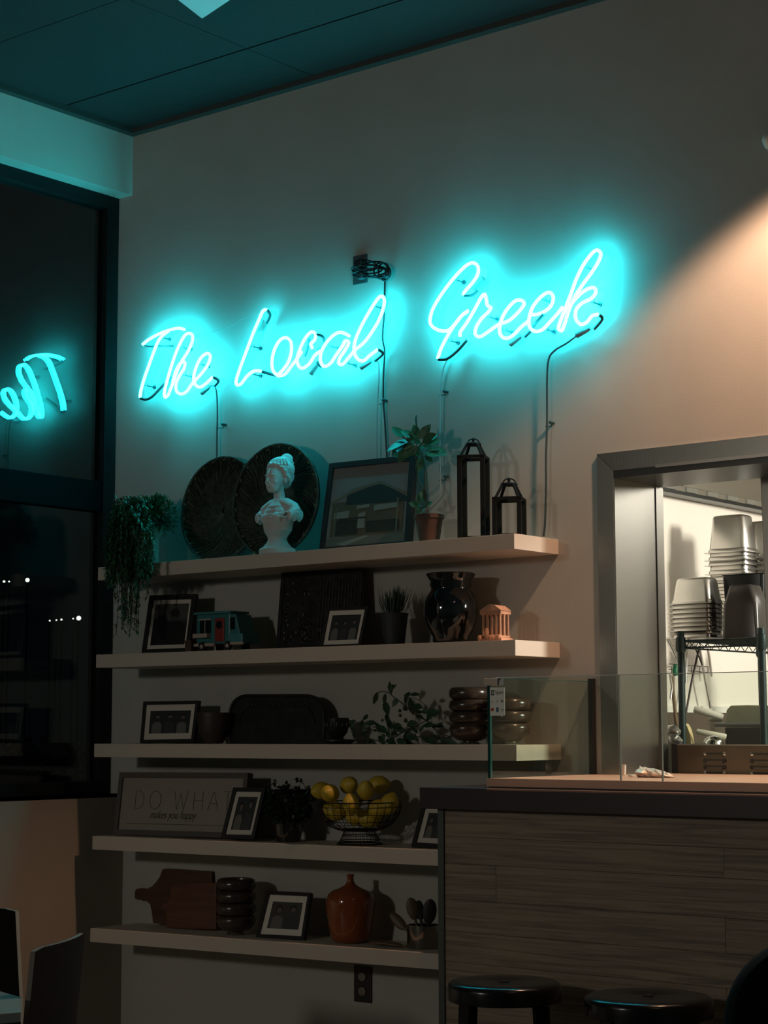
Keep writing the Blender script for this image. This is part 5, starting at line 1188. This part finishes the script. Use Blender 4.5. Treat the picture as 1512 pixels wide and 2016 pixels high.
# ================================================================== LEFT FOREGROUND: chairs, table
PLY = mat('chair_dark_laminate', (.005, .004, .0035), .7, spec=.1); PLE = mat('ply_edge', (.14, .12, .10), .6)
def chair(label, pr, pl_, ztop, rec=.05):
    """pr, pl_: world points at the two top corners of the backrest"""
    A_, B_ = V((pl_.x, pl_.y, 0)), V((pr.x, pr.y, 0)); d = (B_-A_).normalized(); nn = V((-d.y, d.x, 0)); W = (B_-A_).length
    mid = (A_+B_)/2; t = thing('dining_chair', label, 'chair', (mid.x, mid.y, 0), 'dark plywood chairs')
    def P(u, z, dd=0):
        bow = -.022*(1-(2*u-1)**2); ln = .035*(z-ztop)/.4
        return A_+d*(W*u)+nn*(bow-ln+dd)*1.0+V((0, 0, z))
    b = MB(); nu, nz = 10, 8; vs = []
    for s_ in (0, .012):
        for j in range(nz+1):
            for i in range(nu+1):
                u = i/nu; z = .47+(ztop-.47)*j/nz
                if j == nz and i in (0, nu): z -= .006
                vs.append(P(u, z, s_))
    row = nu+1; N = row*(nz+1); fs = [(j*row+i, j*row+i+1, (j+1)*row+i+1, (j+1)*row+i) for j in range(nz) for i in range(nu)]; fs += [tuple(N+q for q in f[::-1]) for f in fs]
    mis = len(fs); ed = [(j*row, (j+1)*row, N+(j+1)*row, N+j*row) for j in range(nz)]+[(j*row+nu, N+j*row+nu, N+(j+1)*row+nu, (j+1)*row+nu) for j in range(nz)]+[(nz*row+i, nz*row+i+1, N+nz*row+i+1, N+nz*row+i) for i in range(nu)]+[(i, N+i, N+i+1, i+1) for i in range(nu)]
    b.add(vs, fs, 0); n0 = 0; b.f += [tuple(e) for e in ed]; b.m += [1]*len(ed)
    obj('backrest', b, [PLY, PLE], t, smooth=40, world=True)
    bs = MB(); q = [A_+d*.01+nn*0, B_-d*.01, B_-d*.02+nn*.40, A_+d*.02+nn*.40]; bs.prism([p+V((0, 0, .455)) for p in q], (0, 0, -.014)); obj('seat', bs, [PLY], t, world=True, bevel=.005)
    for p in (A_+d*.03+nn*.02, B_-d*.03+nn*.02, B_-d*.05+nn*.36, A_+d*.05+nn*.36): obj('leg', MB().tube([p+V((0, 0, .44)), p+V((0, 0, 0))], .011, 10), BLACKM, t, smooth=60, world=True)
    return t
ca, cb = on(2, .85, 168, 1834), on(2, .85, 70, 1868); chair('dark plywood chair with a curved back, at the left foreground beside the table', ca, cb, .85)
ca = on(2, .85, 30, 1790); chair('dark plywood chair behind the table, cut by the left edge of the photo', ca, ca+V((-.40, .02, 0)), .85)
tp = [on(2, .74, x, y) for x, y in ((42, 1963), (41.5, 1992), (37, 2000))]; t = thing('dining_table', 'pale table corner glowing teal at the bottom left edge', 'table', (1.6, -2.75, 0))
l1 = on(2, .74, 0, 1951); d1 = (l1-tp[0]).normalized(); l2 = on(2, .74, 0, 2015); d2 = (l2-tp[2]).normalized()
d1.z = 0; pd = V((-d1.y, d1.x, 0)); pd = pd if pd.dot(d2) > 0 or pd.y < 0 else -pd
if pd.dot(tp[2]-tp[0]) < 0: pd = -pd
poly = [tp[0], tp[1], tp[1]+pd*.01, tp[1]+pd*.62, tp[1]+pd*.62+d1*.80, tp[0]+d1*.82]; poly = [V((p.x, p.y, .74)) for p in poly]
obj('tabletop', MB().prism(poly, (0, 0, -.022)), mat('table_pale', (.20, .27, .27), .35), t, world=True, bevel=.002)
cx = (poly[0].x+poly[4].x)/2; cy = (poly[0].y+poly[4].y)/2
obj('pedestal', MB().tube([(cx, cy, .02), (cx, cy, .718)], .035, 16), BLACKM, t, smooth=50, world=True); obj('base_plate', MB().lathe([(.22, 0), (.22, .012), (.05, .02)], (cx, cy, 0), 28), BLACKM, t, smooth=50, world=True)

# near dark tub chair at the lower right
def tub_chair():
    c = CAM+ray(1512, 1950)*2.9; t = thing('tub_chair', 'black rounded upholstered chair back cut by the bottom right corner', 'chair', (c.x+.20, c.y-.05, 0)); M_ = mat('black_upholstery', (.004, .006, .007), .9, bump=.1, bscale=200, spec=.1)
    top = CAM+ray(1545, 1835)*2.9; zt = top.z; cx = (CAM+ray(1600, 1950)*2.9); n = 26; b = MB(); vs = []; rr = .21
    prof = []
    d = V((cos(YAW), sin(YAW), 0)); f_ = V((-sin(YAW), cos(YAW), 0))
    c0 = CAM+ray(1618, 1950)*2.9; W = .158
    outline = []
    for i in range(25):
        a = pi*i/24; outline.append((W*cos(pi-a)*1.0, zt-.145+.145*sin(a)**.9))
    outline = [(-W*1.08, .45)]+outline+[(W*1.08, .45)]
    b.prism([V((c0.x, c0.y, 0))+d*x+V((0, 0, z)) for x, z in outline], -f_*.06); obj('backrest', b, M_, t, smooth=50, world=True, bevel=.02)
    b = MB().lathe([(.20, .38), (.22, .40), (.22, .45), (.20, .47)], (c0.x-f_.x*.22, c0.y-f_.y*.22, 0), 28); obj('seat', b, M_, t, smooth=50, world=True)
    for sx in (-1, 1):
        for k_ in (.06, .36): p = V((c0.x, c0.y, 0))+d*.13*sx-f_*k_; obj('leg', MB().tube([p+V((0, 0, .39)), p], .012, 8), BLACKM, t, smooth=50, world=True)
tub_chair()

# small round fixture cut by the right edge, high on the wall
q = atY(1521, 278, 0); t = thing('wall_fixture', 'small pale round fixture high on the wall, cut by the right edge', 'fixture', (q.x, 0, q.z))
b = MB().lathe([(.030, 0), (.030, .006), (.026, .012), (.022, .03), (.012, .042), (.002, .045)], (0, 0, 0), 24); b.v = [V((q.x+p.x, -.0005-p.z, q.z+p.y)) for p in b.v]; obj('dome', b, mat('fixture_pale', (.7, .68, .62), .4), t, smooth=50, world=True)

# ================================================================== OUTSIDE (seen faintly through the window)
HG = mat('hedge_green', (.05, .07, .045), .8)
def hedge(label, x, y, z, r, seed):
    random.seed(seed); t = thing('outdoor_shrub', label, 'shrub', (x, y, -.3), 'shrubs outside the window'); b = MB()
    for i in range(500):
        d = V((random.gauss(0, 1), random.gauss(0, 1), abs(random.gauss(0, 1)))).normalized(); p = V((x, y, z))+V((d.x*r, d.y*r, d.z*r*.8))*random.uniform(.75, 1.02)
        dd = V((random.uniform(-1, 1), random.uniform(-1, 1), random.uniform(-.5, 1))); b.leaf(p, dd, V((0, 0, 1)), .08, .04, .2)
    o = obj('foliage', b, HG, t, world=True); o['kind'] = 'stuff'; obj('trunk', MB().tube([(x, y, -.3), (x, y, z+r*.5)], .04, 6), STEMM, t, world=True)
def outp(x, y, d): return CAM+ray(x, y)*d
for i, (x, y, lab) in enumerate(((60, 1440, 'dim shrub outside the window, the left one'), (130, 1440, 'dim shrub outside the window, nearest the window frame'), (15, 1500, 'dim low shrub outside at the left edge of the window'))):
    q = outp(x, y, 11.5+i*1.6); hedge(lab, q.x, q.y, q.z-.35, .35, i)
LM = mat('far_lamp', (1, 1, 1), .5, emit=(1, .95, .85, 1.6)); 
for i, (x, y, r, lab) in enumerate(((155, 1217, .055, 'brightest distant street lamp outside the window'), (144, 1218, .02, 'faint distant light left of the brightest lamp'), (98, 1222, .022, 'faint distant light, low row, leftmost'), (111, 1221, .02, 'faint distant light, low row, second'), (121, 1220, .025, 'faint distant light, low row, third'), (54, 1142, .05, 'distant light in the upper row, rightmost'), (8, 1145, .03, 'distant light in the upper row at the left edge'), (18, 1145, .022, 'dim distant light in the upper row, second from left'))):
    q = outp(x, y, 38); t = thing('street_lamp', lab, 'street lamp', (q.x, q.y, -.3), 'distant lights outside')
    obj('lamp_head', MB().ell(q, r*.9, 10, 8), LM, t, smooth=60, world=True); obj('pole', MB().tube([(q.x, q.y, -.3), (q.x, q.y, q.z-r*.7)], .02, 6), BLACKM, t, world=True)
